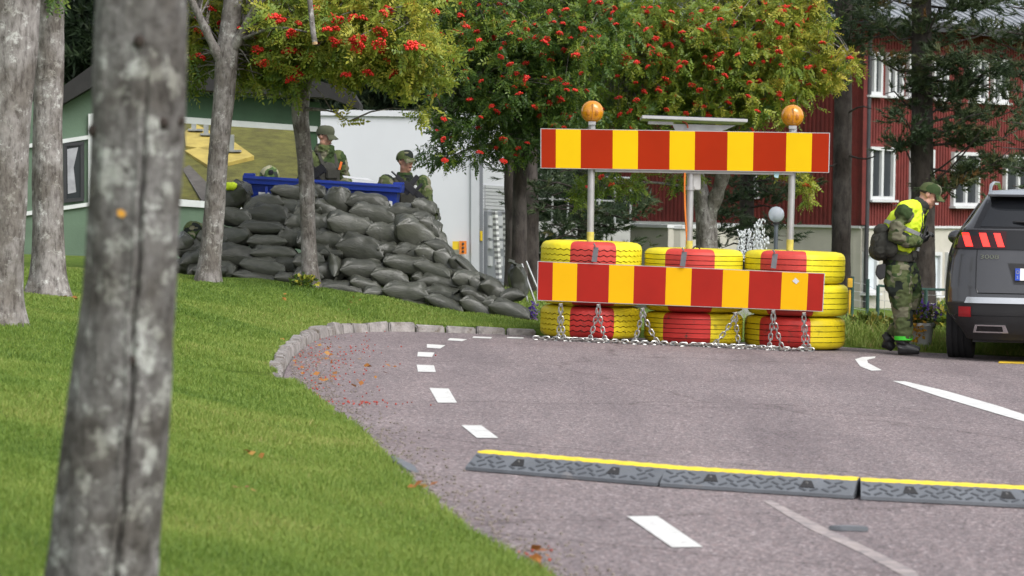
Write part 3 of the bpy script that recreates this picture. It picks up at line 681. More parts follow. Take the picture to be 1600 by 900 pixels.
for (u, v, ends) in ((876, 480, ((870, 526), (879, 527))), (935, 481, ((918, 529), (943, 531))), (1004, 487, ((988, 534), (1026, 537))), (1149, 494, ((1112, 541), (1150, 541))), (1208, 491, ((1193, 541), (1215, 543))), (1256, 494, ((1251, 546), (1259, 546)))):
    top = P(u, v, 29.9)
    for (uu, vv) in ends:
        b = inter_road(uu, vv); b.y = min(b.y, 29.9); b.z = zroad(b.x, b.y)+.02; m_ = top.lerp(b, .5)+Vector((0, .02, -.03)); obj('hanging_chain', chain(rounded([top, m_, b], 2)), M_chain, ch, sm=60)
    obj('shackle', MB().tube([top+Vector((-.015, 0, -.01)), top+Vector((-.012, -.01, .03)), top+Vector((.012, -.01, .035)), top+Vector((.015, 0, -.01))], .008, 6).tube([top+Vector((0, .09, .02)), top+Vector((0, -.015, .02))], .009, 6), M_chain, ch)

# ------------------------------------------------------------------ modular rubber ramp across the road
M_ramp = mat('grey_rubber', (.115, .125, .14), .6, var=.18, scale=7, bump=.2, bscale=90, dirt=((.2, .19, .19), 5, .6))
M_ramp_d = mat('ramp_tread', (.055, .06, .07), .7, var=.15)
M_ramp_y = mat('ramp_yellow', (.74, .56, .03), .6, var=.12, scale=9, dirt=((.45, .36, .08), 14, .6))
M_gun2 = mat('bolt_steel', (.12, .12, .12), .5, metal=.5)
def ramp_section(b0, b1, y0, y1, label, cut=False):
    """front foot b0-b1 (pixels on the road); y0/y1: crest top edge rows"""
    A, B = inter_road(*b0), inter_road(*b1); e = (B-A); L = e.length; e.normalize(); bk = Vector((-e.y, e.x, 0)).normalized(); up = Vector((0, 0, 1))
    r = thing('ramp_section', A, label, 'cable ramp', 'grey and yellow ramp across the road')
    Hh, Wd = .082, .36
    sec = [(0, .004), (0, .02), (Wd*.36, Hh), (Wd*.64, Hh), (Wd, .02), (Wd, .004)]
    mb = MB(); vs = [A+bk*d+up*h for d, h in sec]+[B+bk*d+up*h for d, h in sec]; k = len(sec)
    mb.add(vs, [tuple(range(k-1, -1, -1)), tuple(range(k, 2*k))]+[(i, (i+1) % k, k+(i+1) % k, k+i) for i in range(k)])
    body = obj('body', mb, M_ramp, r)
    sl = Vector((bk.x, bk.y, 0))*(Wd*.36)+up*(Hh-.02); sn_ = e.cross(sl).normalized(); sn_ = sn_ if sn_.z > 0 else -sn_
    # tread bars on the front slope, chequered
    tr = MB(); nx_ = int(L/.052); 
    for i in range(nx_):
        for j in range(3):
            if any(abs((i+.5)/nx_-q) < .07 for q in (.25, .75)) and j > 0: continue
            c = A+e*((i+.5+(.5 if j % 2 else 0))*L/nx_)+up*.02+sl*(.2+.27*j)+sn_*.003
            d = (e*(1 if (i+j) % 2 else -1)*.028+sl.normalized()*.02); w_ = sn_.cross(d).normalized()*.006
            if (c-A).dot(e) > L-.03: continue
            tr.slab([c-d*.6-w_, c+d*.6-w_, c+d*.6+w_, c-d*.6+w_], sn_*-.004)
    tag(obj('tread_bars', tr, M_ramp_d, r), kind='stuff')
    for q in (.25, .75):
        c = A+e*(L*q)+up*.02+sl*.5+sn_*.004
        rc = MB().slab([c-e*.03-sl*.2, c+e*.042-sl*.2, c+e*.02+sl*.24, c-e*.018+sl*.24], sn_*-.003)
        ro = obj('bolt_recess', rc, mat('recess_dark', (.02, .02, .022), .8), r); obj('bolt', MB().ball(c+sl*.05, .008, 8, 6), M_gun2, ro)
    # wavy yellow strip on the crest
    ny = max(6, int(L/.045)); yv = []; 
    for i in range(ny+1):
        p = A+e*(L*i/ny); hgt = Hh+.006+.0025*(i % 2)
        yv += [p+bk*(Wd*.345)+up*(hgt-.010), p+bk*(Wd*.38)+up*hgt, p+bk*(Wd*.62)+up*hgt, p+bk*(Wd*.655)+up*(hgt-.012)]
    yf = [(i*4+j, (i+1)*4+j, (i+1)*4+j+1, i*4+j+1) for i in range(ny) for j in range(3)]
    obj('yellow_strip', MB().add(yv, yf), M_ramp_y, r)
    return r
ramp_section((727, 735.5), (1026, 761), 0, 0, 'leftmost section of the grey rubber ramp with a yellow crest')
ramp_section((1031, 761.5), (1333, 781), 0, 0, 'middle section of the grey rubber ramp with a yellow crest')
ramp_section((1345, 782), (1650, 797.5), 0, 0, 'rightmost section of the grey rubber ramp, cut by the picture edge')
for (u0, v0, u1, v1, lab) in ((1294, 829, 1356, 831, 'flat grey rubber splinter lying on the road near the ramp'), (610, 728, 646, 739, 'small dark rubber piece lying at the lawn border')):
    a, b = inter_road(u0, v0), inter_road(u1, v1); e = b-a; k = Vector((-e.y, e.x, 0)).normalized()
    if u0 < 700:
        for p in (a, b): p.z = zg(p.x, p.y)+.02
    obj('rubber_piece', MB().slab([a, a.lerp(b, .3)-k*.02, b-k*.01, b+k*.03, a.lerp(b, .6)+k*.055, a.lerp(b, .2)+k*.03], (0, 0, .022)), M_ramp, bev=.004, label=lab, cat='rubber piece')
# ------------------------------------------------------------------ bark and trees
def bark_mat(name, dark, mid, lichen, lthr=.60, scale=1.0, furrow=.35):
    m, n, l, b = new_mat(name); tc = n.new('ShaderNodeTexCoord')
    mp = N(n, 'ShaderNodeMapping'); mp.inputs['Scale'].default_value = (1, 1, furrow); l.new(tc.outputs['Object'], mp.inputs['Vector'])
    a = N(n, 'ShaderNodeTexNoise', Scale=16*scale, Detail=8.0, Roughness=.7); l.new(mp.outputs[0], a.inputs['Vector'])
    r = ramp(n, [(.33, dark), (.52, mid), (.75, tuple(c*1.35 for c in mid))]); l.new(a.outputs['Fac'], r.inputs[0])
    li = N(n, 'ShaderNodeTexNoise', Scale=7*scale, Detail=10.0, Roughness=.78); l.new(tc.outputs['Object'], li.inputs['Vector'])
    lr = ramp(n, [(lthr-.03, (0, 0, 0)), (lthr+.05, (1, 1, 1))]); l.new(li.outputs['Fac'], lr.inputs[0])
    mx = N(n, 'ShaderNodeMixRGB'); l.new(lr.outputs[0], mx.inputs[0]); l.new(r.outputs[0], mx.inputs[1]); mx.inputs[2].default_value = (*lichen, 1)
    mo = N(n, 'ShaderNodeTexNoise', Scale=2.6*scale, Detail=5.0, Roughness=.6); l.new(tc.outputs['Object'], mo.inputs['Vector'])
    mr = ramp(n, [(.42, (.55, .52, .48)), (.6, (1.1, 1.1, 1.1))]); l.new(mo.outputs['Fac'], mr.inputs[0])
    m2 = N(n, 'ShaderNodeMixRGB', blend_type='MULTIPLY'); m2.inputs[0].default_value = .9; l.new(mx.outputs[0], m2.inputs[1]); l.new(mr.outputs[0], m2.inputs[2])
    l.new(m2.outputs[0], b.inputs['Base Color']); b.inputs['Roughness'].default_value = .9; b.inputs['Specular IOR Level'].default_value = .2
    bp = N(n, 'ShaderNodeBump', Strength=.9, Distance=.012*1.0); l.new(a.outputs['Fac'], bp.inputs['Height']); l.new(bp.outputs[0], b.inputs['Normal'])
    return m
M_bark = bark_mat('rowan_bark', (.085, .075, .07), (.235, .22, .21), (.44, .44, .42), .57, 1.7)
M_bark_near = bark_mat('rowan_bark_near', (.055, .050, .047), (.155, .148, .145), (.40, .41, .39), .555, 1.9, .8)
M_pine = bark_mat('pine_bark', (.028, .024, .024), (.07, .06, .056), (.12, .12, .11), .66, .8)
def trunk_mesh(px, Y, rings=60, n=36, amp=.05, seed=0, crack=None, base_drop=.15, flare=1.2):
    """px: (u, v, half width in px) from base to top; returns mesh and base point"""
    sc = FPX/Y; pts = [P(u, v, Y) for u, v, _ in px]; rad = [h/sc for _, _, h in px]
    g = zg(pts[0].x, Y); pts = [Vector((pts[0].x, Y, g-base_drop))]+pts; rad = [rad[0]*1.1]+rad
    L = [0]
    for a, b in zip(pts[:-1], pts[1:]): L.append(L[-1]+(b-a).length)
    tt = np.linspace(0, L[-1], rings); co = np.array([list(p) for p in pts])
    cx = [np.interp(tt, L, co[:, k]) for k in range(3)]; rr = np.interp(tt, L, rad)
    for _ in range(3):
        for c in cx: c[1:-1] = (c[:-2]+2*c[1:-1]+c[2:])/4
        rr[1:-1] = (rr[:-2]+2*rr[1:-1]+rr[2:])/4
    vs = []; off = Vector((seed*5.3, seed*2.1, seed))
    for i in range(rings):
        fl = 1+(flare-1)*math.exp(-max(0, tt[i]-base_drop)/.16)
        for j in range(n):
            th = 2*math.pi*j/n; q = Vector((math.cos(th), math.sin(th), 0))
            rt = 1+amp*noise.noise(q*1.3+Vector((0, 0, tt[i]*2.2))+off)*1.6+amp*.7*noise.noise(q*4+Vector((0, 0, tt[i]*7))+off)+amp*.35*noise.noise(q*11+Vector((0, 0, tt[i]*16))+off)
            if fl > 1.02: rt += (fl-1)*.35*math.sin(th*5+seed)
            if crack:
                for (th0, amp_c, wd, z0, z1, wob) in crack:
                    if z0 < tt[i] < z1:
                        d = (th-th0-wob*math.sin(tt[i]*3.1)-.10*noise.noise(Vector((tt[i]*5, 3, 0)))-.04*noise.noise(Vector((tt[i]*22, 9, 0)))+math.pi) % (2*math.pi)-math.pi
                        env = min(1, (tt[i]-z0)*4, (z1-tt[i])*4)
                        rt += env*amp_c*(-math.exp(-(d/wd)**2)*1.0+.45*math.exp(-((abs(d)-wd*2.4)/(wd*1.6))**2))
            rt *= fl*rr[i]
            vs.append((cx[0][i]+math.cos(th)*rt, cx[1][i]+math.sin(th)*rt, cx[2][i]))
    fs = [(i*n+j, i*n+(j+1) % n, (i+1)*n+(j+1) % n, (i+1)*n+j) for i in range(rings-1) for j in range(n)]
    me = bpy.data.meshes.new('trunk'); me.from_pydata(vs, [], fs); smooth(me, 180); return me, Vector((pts[0].x, Y, g))
# pinnate rowan leaves along +X, three shapes
def rowan_leaf(seed):
    V = []; F = []; rs = random.Random(seed); bend = rs.uniform(-1.5, 1.5); np_ = 5+seed % 3
    def leaflet(x, ang, Ln, wd):
        c, s = math.cos(ang), math.sin(ang); b = len(V); z0 = -(1.0+seed*.8)*x*x; y0 = bend*x*x; tz = rs.uniform(-.5, .25)
        for (t, w_) in ((0, 0), (.4, -wd), (1, 0), (.4, wd)):
            V.append((x+c*t*Ln-s*w_, y0+s*t*Ln+c*w_, z0+tz*t*Ln*abs(s)+(.005 if w_ > 0 else -.002 if w_ < 0 else 0)))
        F.append((b, b+1, b+2, b+3))
    for i in range(np_):
        x = .035+i*.13/np_; Ln = .05*(1-.08*abs(i-2.5))
        for sg in (1, -1): leaflet(x, sg*R(rs.uniform(42, 72)), Ln*rs.uniform(.75, 1.15), .0105*rs.uniform(.8, 1.15))
    leaflet(.165, rs.uniform(-.2, .2), .048, .0095)
    return np.array(V), np.array(F)
LEAVES = [rowan_leaf(k) for k in range(3)]
def frames(d, up):
    """rotation matrices with x axis d and z axis near up (n,3 arrays)"""
    d = d/np.linalg.norm(d, axis=1, keepdims=True); y = np.cross(up, d); y /= np.linalg.norm(y, axis=1, keepdims=True)+1e-9
    z = np.cross(d, y); return np.stack([d, y, z], 2)
def scatter(V, F, pos, M, sc, tint):
    n = len(pos); k = len(V)
    out = np.einsum('nij,kj->nki', M, V)*sc[:, None, None]+pos[:, None, :]
    ff = (F[None]+(np.arange(n)*k)[:, None, None]).reshape(-1, F.shape[1])
    return out.reshape(-1, 3), ff, np.repeat(tint, k)
def crown(blobs, leaves_per=7, scale=1.0, seed=1, thin=1.0, lift=0.0):
    """blobs: (u, v, Y, rx px, rz px, ry metres, sprays, tint mean) -> leaf arrays, spray centres"""
    g = np.random.default_rng(seed); ps = []; ds = []; tn = []; us = []; centres = []
    for (u, v, Y, ru, rv, ry, ns, tm) in blobs:
        ns = max(1, int(ns*thin)); tm += lift
        c = np.array(P(u, v, Y)); s = FPX/Y
        q = g.normal(size=(ns, 3)); q /= np.linalg.norm(q, axis=1, keepdims=True); q *= (g.random((ns, 1))**.42)
        q *= 1+.18*np.sin(q[:, :1]*7+u)+.12*np.sin(q[:, 2:3]*9+v)
        cen = c+q*np.array([ru/s, ry, rv/s]); centres.append(np.concatenate([cen, np.repeat(c[None], ns, 0)], 1))
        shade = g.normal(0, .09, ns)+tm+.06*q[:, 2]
        for k in range(ns):
            m = leaves_per+int(g.integers(-2, 3)); out = q[k]/(np.linalg.norm(q[k])+1e-6)
            base = out*.6+g.normal(size=3)*.5+np.array([0, -.25, -.12])
            dd = base[None]*.7+g.normal(size=(m, 3))*.75; dd[:, 2] -= .3; us.append(np.tile(out, (m, 1)))
            ps.append(cen[k]+g.normal(size=(m, 3))*.035*scale); ds.append(dd); tn.append(np.clip(shade[k]+g.normal(0, .07, m), 0, 1))
    ps = np.concatenate(ps); ds = np.concatenate(ds); tn = np.concatenate(tn); n = len(ps)
    up = np.concatenate(us)*.8+np.array([0, -.35, .55])+g.normal(size=(n, 3))*.5
    fr = frames(ds, up); sz = g.uniform(.6, 1.3, n)*scale; pick = g.integers(0, 3, n); Vs = []; Fs = []; Ts = []; off = 0
    for k in range(3):
        q = pick == k; V, F, T = scatter(*LEAVES[k], ps[q], fr[q], sz[q], tn[q]); Vs.append(V); Fs.append(F+off); Ts.append(T+g.normal(0, .05, len(T)//4).repeat(4)); off += len(V)
    return np.concatenate(Vs), np.concatenate(Fs), np.concatenate(Ts), np.concatenate(centres)
STOPS = [(0, (.030, .062, .018)), (.25, (.065, .125, .026)), (.5, (.16, .235, .030)), (.75, (.30, .32, .040)), (1, (.48, .40, .06))]
M_leaf = leaf_mat('rowan_leaf', STOPS, .3, .4)
M_berry = mat('rowan_berry', (.62, .022, .010), .35, var=.35, scale=40)
BERRY = []
for s in range(4):
    rs = random.Random(s); mb = MB()
    for i in range(34):
        a = i*2.4+rs.uniform(-.3, .3); rr = .043*math.sqrt((i+.5)/34)*(1.1 if s % 2 else .95); z = -.5*rr*rr/.045+rs.uniform(-.012, .012)
        mb.ball((rr*math.cos(a)*1.25, rr*math.sin(a), z), .0102, 6, 4)
    me = mb.mesh('berry_cluster'); smooth(me, 180); me.materials.append(M_berry); BERRY.append(me)
def twigs(cent, nodes, frac, seed, r0=.010):
    """thin bent twigs from limb nodes to spray centres"""
    rs = random.Random(seed); mb = MB()
    nd = np.array([list(q) for q in nodes])
    for c in cent:
        if rs.random() > frac: continue
        p = Vector(c[:3]); j = int(np.argmin(((nd-c[:3])**2).sum(1)+np.array([rs.random()*.3 for _ in nd]))); a = Vector(nd[j])
        L = (p-a).length
        if L > 1.6: a = p.lerp(a, 1.2/L)
        mid = a.lerp(p, .55)+Vector((rs.uniform(-.08, .08), rs.uniform(-.08, .08), .09*L))
        mb.tube([a, a.lerp(mid, .5)+Vector((0, 0, .03)), mid, p], [r0, r0*.75, r0*.5, .003], 4, cap=False)
    return mb
def rowan(label, trunk_px, Y, limbs, blobs, nberry, seed, near=None, tw=.25, leafs=7, scale=1.0, berry_front=.6, group='rowan trees', bark=None, thin=1.0, lift=0.0, bsc=1.0):
    me, base = trunk_mesh(trunk_px, Y, seed=seed)
    t = thing('rowan_tree', base, label, 'tree', group); obj('trunk', me, bark or M_bark, t)
    nodes = []
    for lb in limbs:
        pts = [P(u, v, yy) for u, v, yy, r in lb]; rad = [r for *_, r in lb]; pts2 = rounded(pts, 2)
        k = np.linspace(0, 1, len(pts2)); rr = np.interp(k, np.linspace(0, 1, len(rad)), rad)
        lm = MB().tube(pts2, list(rr*(1+.12*np.sin(np.arange(len(rr))*2.1+seed))), 10).mesh('limb'); smooth(lm, 180); obj('limb', lm, M_bark, t)
        nodes += resample(pts2, .15)
    if blobs:
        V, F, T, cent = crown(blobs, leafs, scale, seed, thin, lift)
        if not nodes: nodes = [P(trunk_px[-1][0], trunk_px[-1][1], Y)]
        tm = twigs(cent, nodes, tw, seed)
        if tm.v: tag(obj('twigs', tm, M_bark, t), kind='stuff')
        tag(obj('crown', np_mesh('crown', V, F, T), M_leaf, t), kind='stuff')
        rs = random.Random(seed+5); idx = list(range(len(cent))); rs.shuffle(idx)
        idx.sort(key=lambda i: cent[i][1]-cent[i][4]+rs.uniform(-berry_front, berry_front))
        for i in idx[:nberry]:
            c = cent[i]; o = bpy.data.objects.new('berry_cluster', rs.choice(BERRY)); COL.objects.link(o); o.parent = t; o.matrix_parent_inverse = MW[t.name].inverted()
            o.location = (c[0]+rs.uniform(-.03, .03), c[1]-.06-rs.uniform(0, .06), c[2]-.03); s = rs.uniform(.75, 1.35)*bsc; o.scale = (s, s, s); o.rotation_euler = (rs.uniform(-.2, 1.0), rs.uniform(-.5, .5), rs.uniform(0, 6))
    return t
# --- near trunk, out of focus, cracked bark
Y1 = 7.5
cr = [(5.02, .17, .040, .0, 1.72, .05)]
me, base = trunk_mesh([(130, 1090, 92), (160, 900, 86), (184, 650, 80), (203, 450, 75), (215, 200, 72), (222, 0, 71), (224, -250, 66), (215, -600, 60)], Y1, rings=300, n=240, amp=.04, seed=3, crack=cr, flare=1.25)
t = thing('rowan_tree', base, 'nearest grey trunk with a long bark crack, blurred in the foreground', 'tree', 'rowan trees'); obj('trunk', me, M_bark_near, t)
M_knot = mat('bark_knot', (.028, .02, .016), .9, var=.4, scale=40, bump=.6)
def knots(par, lst, Y, r_of):
    for (u, v, h, cu) in lst:
        c = P(u, v, Y); c.y = Y-math.sqrt(max(0, r_of**2-((u-cu)*Y/FPX)**2))
        obj('knot', MB().ball(c, (h*Y/FPX, .008, h*Y/FPX*1.1), 14, 10), M_knot, par, sm=80)
knots(t, [(226, 68, 9, 220), (261, 194, 9, 216), (150, 205, 9, 214), (285, 190, 7, 216), (216, 560, 8, 196)], Y1, .112)
obj('fallen_leaf', MB().slab([P(u, v, Y1-.118) for u, v in ((183, 329), (190, 327), (197, 334), (192, 340), (184, 337))], (0, .002, 0)), mat('yellow_leaf', (.5, .24, .02), .6), t)
obj('limb', MB().tube([P(222, -200, Y1), P(330, -420, Y1+.4), P(420, -650, Y1+.7)], [.06, .04, .02], 10), M_bark_near, t, sm=60)
obj('limb', MB().tube([P(222, -260, Y1), P(120, -480, Y1-.3), P(20, -700, Y1-.5)], [.06, .04, .02], 10), M_bark_near, t, sm=60)
V, F, T, cent = crown([(320, -620, 8.2, 260, 130, .7, 60, .45), (60, -640, 7.2, 240, 130, .6, 60, .45)], 6, 1, 11)
tag(obj('crown', np_mesh('crown', V, F, T), M_leaf, t), kind='stuff')
# --- two trunks at the left border
rowan('broad grey trunk at the left picture edge, nearer of the two', [(2, 507, 36), (2, 470, 32), (6, 350, 33), (10, 200, 36), (20, 60, 40), (30, -60, 34), (45, -300, 28)], 22, [[(22, 20, 22, .09), (90, -110, 21.8, .06), (140, -260, 21.6, .03)]],
      [(60, -250, 22, 190, 130, 1.0, 90, .5)], 16, 21)
rowan('straight grey trunk with flaking base between the edge trunk and the near trunk', [(76, 462, 33), (76, 440, 28), (75, 350, 24), (74, 200, 23), (77, 60, 23), (80, -60, 20), (84, -260, 16)], 27, [[(78, 0, 27, .06), (120, -120, 26.7, .03)]],
      [(90, -40, 27, 60, 45, .5, 14, .45), (100, -220, 27, 150, 100, .9, 70, .5)], 14, 22)
# --- rowans with yellow green crowns in front of the hut
rowan('lichen grey rowan trunk forking at the left of the sandbags', [(325, 440, 19), (327, 415, 17), (335, 330, 16), (342, 230, 15.5), (350, 150, 16.5), (354, 95, 18), (360, 40, 16), (368, -40, 14), (372, -160, 11)], 31.4,
      [[(352, 110, 31.4, .07), (328, 60, 31.3, .045), (306, 15, 31.2, .035), (280, -40, 31, .02)], [(354, 90, 31.4, .07), (382, 45, 31.3, .05), (404, 5, 31.2, .04), (440, -60, 31, .025)], [(380, 60, 31.3, .02), (430, 40, 30.9, .012), (480, 50, 30.7, .008)]],
      [(322, 15, 32.2, 42, 55, .6, 56, .56), (308, 95, 32.0, 30, 55, .4, 30, .52), (400, 40, 32.2, 65, 60, .7, 95, .55), (405, 112, 31.8, 38, 34, .4, 30, .5), (340, -60, 32, 120, 40, .9, 60, .55), (372, -190, 31.4, 130, 75, .9, 70, .55), (300, 50, 31.9, 26, 70, .4, 34, .56), (425, 85, 31.9, 45, 45, .5, 44, .52)], 38, 31, thin=.95, lift=.06, tw=.5, bsc=1.1)
rowan('crooked grey rowan trunk in front of the sandbag wall with red berries above', [(486, 448, 14), (484, 425, 12.5), (481, 350, 11.5), (478, 260, 12), (472, 210, 12.5), (468, 170, 14), (476, 125, 12), (487, 70, 11), (500, 0, 10), (510, -120, 8)], 31.9,
      [[(475, 130, 31.9, .05), (530, 60, 31.5, .03), (600, 20, 31.2, .02), (660, 30, 31, .01)], [(487, 70, 31.9, .05), (450, 20, 31.8, .03), (430, -50, 31.6, .02)], [(500, 10, 31.8, .04), (580, -40, 31.3, .025), (660, -30, 31, .015)], [(468, 170, 31.9, .03), (520, 172, 31.6, .008), (545, 190, 31.5, .004)]],
      [(470, 45, 31.5, 75, 58, .9, 130, .57), (455, 104, 31.5, 36, 32, .5, 34, .5), (545, 45, 31.2, 85, 62, .9, 170, .58), (550, 98, 31.2, 58, 26, .6, 48, .54), (622, 42, 31.0, 68, 64, .9, 140, .60), (630, 104, 31.0, 46, 30, .5, 44, .6), (676, 80, 31, 24, 50, .5, 26, .62), (560, -50, 31.2, 170, 40, .9, 110, .55), (655, 172, 31.0, 20, 10, .2, 5, .5), (543, 190, 31.5, 8, 10, .1, 2, .5), (520, -150, 31.8, 130, 70, .9, 70, .55)], 72, 32, berry_front=.9, thin=.95, lift=.06, tw=.5, bsc=1.1)
sb_ = thing('hanging_branch', P(487, 0, 29.5), 'bare sawn off branch hanging into view above the rowan leaves', 'branch')
obj('stem', MB().tube(rounded([P(482, -90, 29.5), P(481, -30, 29.5), P(486, 20, 29.5), P(489, 50, 29.5), P(492, 67, 29.5)], 2), .025, 10), M_bark, sb_, sm=80)
obj('cut_face', MB().tube([P(491.6, 65.5, 29.5), P(492.3, 69.5, 29.5)], .0255, 10), mat('cut_wood', (.42, .28, .14), .8), sb_)
# --- darker rowans behind the sandbags and the road block
rowan('dark green rowan heavy with berries in front of the white truck', [(812, 470, 14), (812, 400, 12), (812, 300, 11), (815, 200, 11), (822, 100, 10), (830, 0, 9), (836, -120, 8)], 38,
      [[(814, 210, 38, .06), (770, 150, 37.6, .04), (720, 150, 37.2, .02), (670, 190, 37, .01)], [(816, 240, 38, .04), (770, 225, 37.6, .02), (720, 235, 37.4, .012), (680, 265, 37.2, .006)], [(822, 100, 38, .06), (880, 40, 37.7, .04), (940, 10, 37.5, .02)], [(822, 90, 38, .05), (770, 30, 37.6, .03), (720, -20, 37.3, .02)]],
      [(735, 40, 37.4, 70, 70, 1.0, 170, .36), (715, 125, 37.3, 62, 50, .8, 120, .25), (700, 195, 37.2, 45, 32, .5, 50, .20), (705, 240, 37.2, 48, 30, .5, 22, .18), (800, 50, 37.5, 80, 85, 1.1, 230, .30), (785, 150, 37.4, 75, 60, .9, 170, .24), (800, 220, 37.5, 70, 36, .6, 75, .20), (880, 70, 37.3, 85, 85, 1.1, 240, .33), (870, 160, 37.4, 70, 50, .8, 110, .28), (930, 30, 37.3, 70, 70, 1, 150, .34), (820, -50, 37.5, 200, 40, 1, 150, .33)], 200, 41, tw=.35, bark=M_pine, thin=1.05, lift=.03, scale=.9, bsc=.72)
rowan('green and yellow rowan with forked trunk behind the striped warning board', [(1104, 470, 21), (1105, 400, 18), (1104, 345, 17), (1098, 310, 13), (1088, 270, 11), (1080, 200, 10), (1075, 60, 8), (1075, -80, 7)], 40,
      [[(1104, 345, 40, .11), (1122, 300, 39.9, .09), (1134, 260, 39.8, .08), (1150, 180, 39.6, .06), (1180, 60, 39.4, .04), (1190, -40, 39.2, .02)], [(1150, 185, 39.6, .05), (1220, 120, 39.3, .03), (1290, 100, 39.2, .015), (1330, 90, 39.1, .008)], [(1085, 240, 40, .06), (1020, 180, 39.5, .04), (960, 110, 39.2, .02)], [(1095, 300, 40, .03), (1040, 285, 39.8, .02), (970, 285, 39.6, .012), (910, 300, 39.6, .006)], [(1135, 255, 39.8, .03), (1200, 265, 39.6, .012), (1250, 270, 39.5, .006)]],
      [(980, 60, 39.2, 85, 90, 1.1, 230, .40), (975, 160, 39.3, 70, 50, .8, 120, .36), (1070, 50, 39.2, 95, 85, 1.1, 260, .46), (1060, 150, 39.3, 85, 55, .8, 150, .42), (1160, 50, 39.2, 95, 85, 1.1, 260, .53), (1150, 150, 39.3, 80, 55, .8, 150, .50), (1235, 45, 39.2, 62, 80, .9, 180, .62), (1235, 140, 39.2, 50, 45, .6, 85, .60), (1290, 95, 39.2, 48, 24, .4, 44, .68), (1295, 128, 39.2, 36, 14, .3, 20, .68), (1255, 15, 39.2, 30, 40, .5, 30, .64), (1090, -55, 39.3, 210, 36, 1, 150, .48), (1215, 250, 39.6, 30, 20, .3, 18, .58), (1255, 290, 39.5, 14, 26, .3, 12, .58), (960, 285, 39.6, 55, 16, .4, 30, .42), (905, 305, 39.6, 24, 14, .3, 10, .42), (1070, 280, 39.7, 30, 18, .3, 14, .46)], 290, 42, tw=.35, thin=1.05, lift=.07, scale=.9, bsc=.72)
# ------------------------------------------------------------------ conifers
def tuft(nn=20, seed=0, Ln=.085, wd=.0075):
    g = np.random.default_rng(seed); V = []; F = []
    for i in range(nn):
        d = g.normal(size=3)*.6+np.array([.9, 0, .1]); d /= np.linalg.norm(d); s = np.cross(d, g.normal(size=3)); s /= np.linalg.norm(s); b0 = np.array([g.uniform(-.05, .05), 0, 0]); L = Ln*g.uniform(.7, 1.2)
        b = len(V); V += [b0-s*wd, b0+s*wd, b0+d*L]; F.append((b, b+1, b+2))
    return np.array(V), np.array(F)
TUFTS = [tuft(22, k) for k in range(3)]
M_needle = leaf_mat('pine_needle', [(0, (.018, .032, .018)), (.4, (.042, .068, .034)), (.7, (.075, .105, .048)), (.9, (.12, .13, .055)), (1, (.22, .10, .03))], .2)
def pine_foliage(branches, seed, per_m=34, sc=1.0, tm=.4, spread=.22):
    """branches: polylines of points; needle tufts gathered in bunches on the outer part of each"""
    g = np.random.default_rng(seed); pos = []; dr = []; tn = []; tw = MB()
    for pts in branches:
        pts = [Vector(p) for p in pts]; L = sum((b-a).length for a, b in zip(pts[:-1], pts[1:])); sh = g.normal(0, .09)
        sub = resample(pts, .12)
        nb = max(2, int(L*5))
        for k in range(nb):
            t = g.uniform(.25, 1.0); a = sub[min(len(sub)-1, int(t*(len(sub)-1)))]
            e = a+Vector((g.normal()*spread*1.2, g.normal()*spread*1.2, abs(g.normal())*spread*.6-.02)); tw.tube([a, e], [.006*sc, .003], 4, cap=False)
            m = int(per_m*L/nb*g.uniform(.6, 1.4))+3
            q = g.normal(size=(m, 3))*np.array([.11, .11, .055])*sc+np.array(e); pos.append(q)
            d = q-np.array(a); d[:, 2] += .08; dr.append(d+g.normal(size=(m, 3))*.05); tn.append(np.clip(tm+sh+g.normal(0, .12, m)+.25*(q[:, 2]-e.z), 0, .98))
        tw.tube(pts, list(np.linspace(.022*sc, .006, len(pts))), 5, cap=False)
    pos = np.concatenate(pos); dr = np.concatenate(dr); tn = np.concatenate(tn); n = len(pos); pick = g.integers(0, 3, n); Vs = []; Fs = []; Ts = []; off = 0
    up = np.tile([0, 0, 1.], (n, 1))+g.normal(size=(n, 3))*.3
    for k in range(3):
        s = pick == k; V, F, T = scatter(TUFTS[k][0], TUFTS[k][1], pos[s], frames(dr[s]+1e-4, up[s]), g.uniform(.8, 1.3, s.sum())*sc, tn[s])
        Vs.append(V); Fs.append(F+off); Ts.append(T); off += len(V)
    return np_mesh('needles', np.concatenate(Vs), np.concatenate(Fs), np.concatenate(Ts)), tw
def branch_set(x, y, z0, z1, n, Lf, seed, droop=.1, az=None):
    g = random.Random(seed); out = []
    for i in range(n):
        z = z0+(z1-z0)*(i+g.random())/n; a = g.uniform(0, 6.28) if az is None else g.uniform(*az); L = Lf((z-z0)/(z1-z0))*g.uniform(.7, 1.15)
        d = Vector((math.cos(a), math.sin(a), 0)); p = Vector((x, y, z)); up = g.uniform(-.05, .3)-droop
        out.append([p, p+d*(L*.35)+Vector((0, 0, L*.35*up)), p+d*(L*.7)+Vector((0, 0, L*.6*up+.04)), p+d*L+Vector((0, 0, L*.8*up+.12))])
    return out
def pine(label, px, Y, branches, seed, per_m=34, sc=1.0, tm=.4, dead=(), name='pine_tree', group='pine trees', spread=.22):
    me, base = trunk_mesh(px, Y, rings=60, n=20, amp=.06, seed=seed, flare=1.15); t = thing(name, base, label, 'tree', group); obj('trunk', me, M_pine, t)
    nm, tw = pine_foliage(branches, seed, per_m, sc, tm, spread); tag(obj('crown', nm, M_needle, t), kind='stuff'); tag(obj('branches', tw, M_pine, t), kind='stuff')
    for pl in dead: obj('dead_branch', MB().tube(rounded([P(u, v, yy) for u, v, yy in pl], 1), list(np.linspace(.022, .006, len(rounded([Vector()]*len(pl), 1)))), 5), M_pine, t)
    return t
def PX(*pl): return [P(u, v, y) for u, v, y in pl]
x1 = P(1318, 300, 50).x
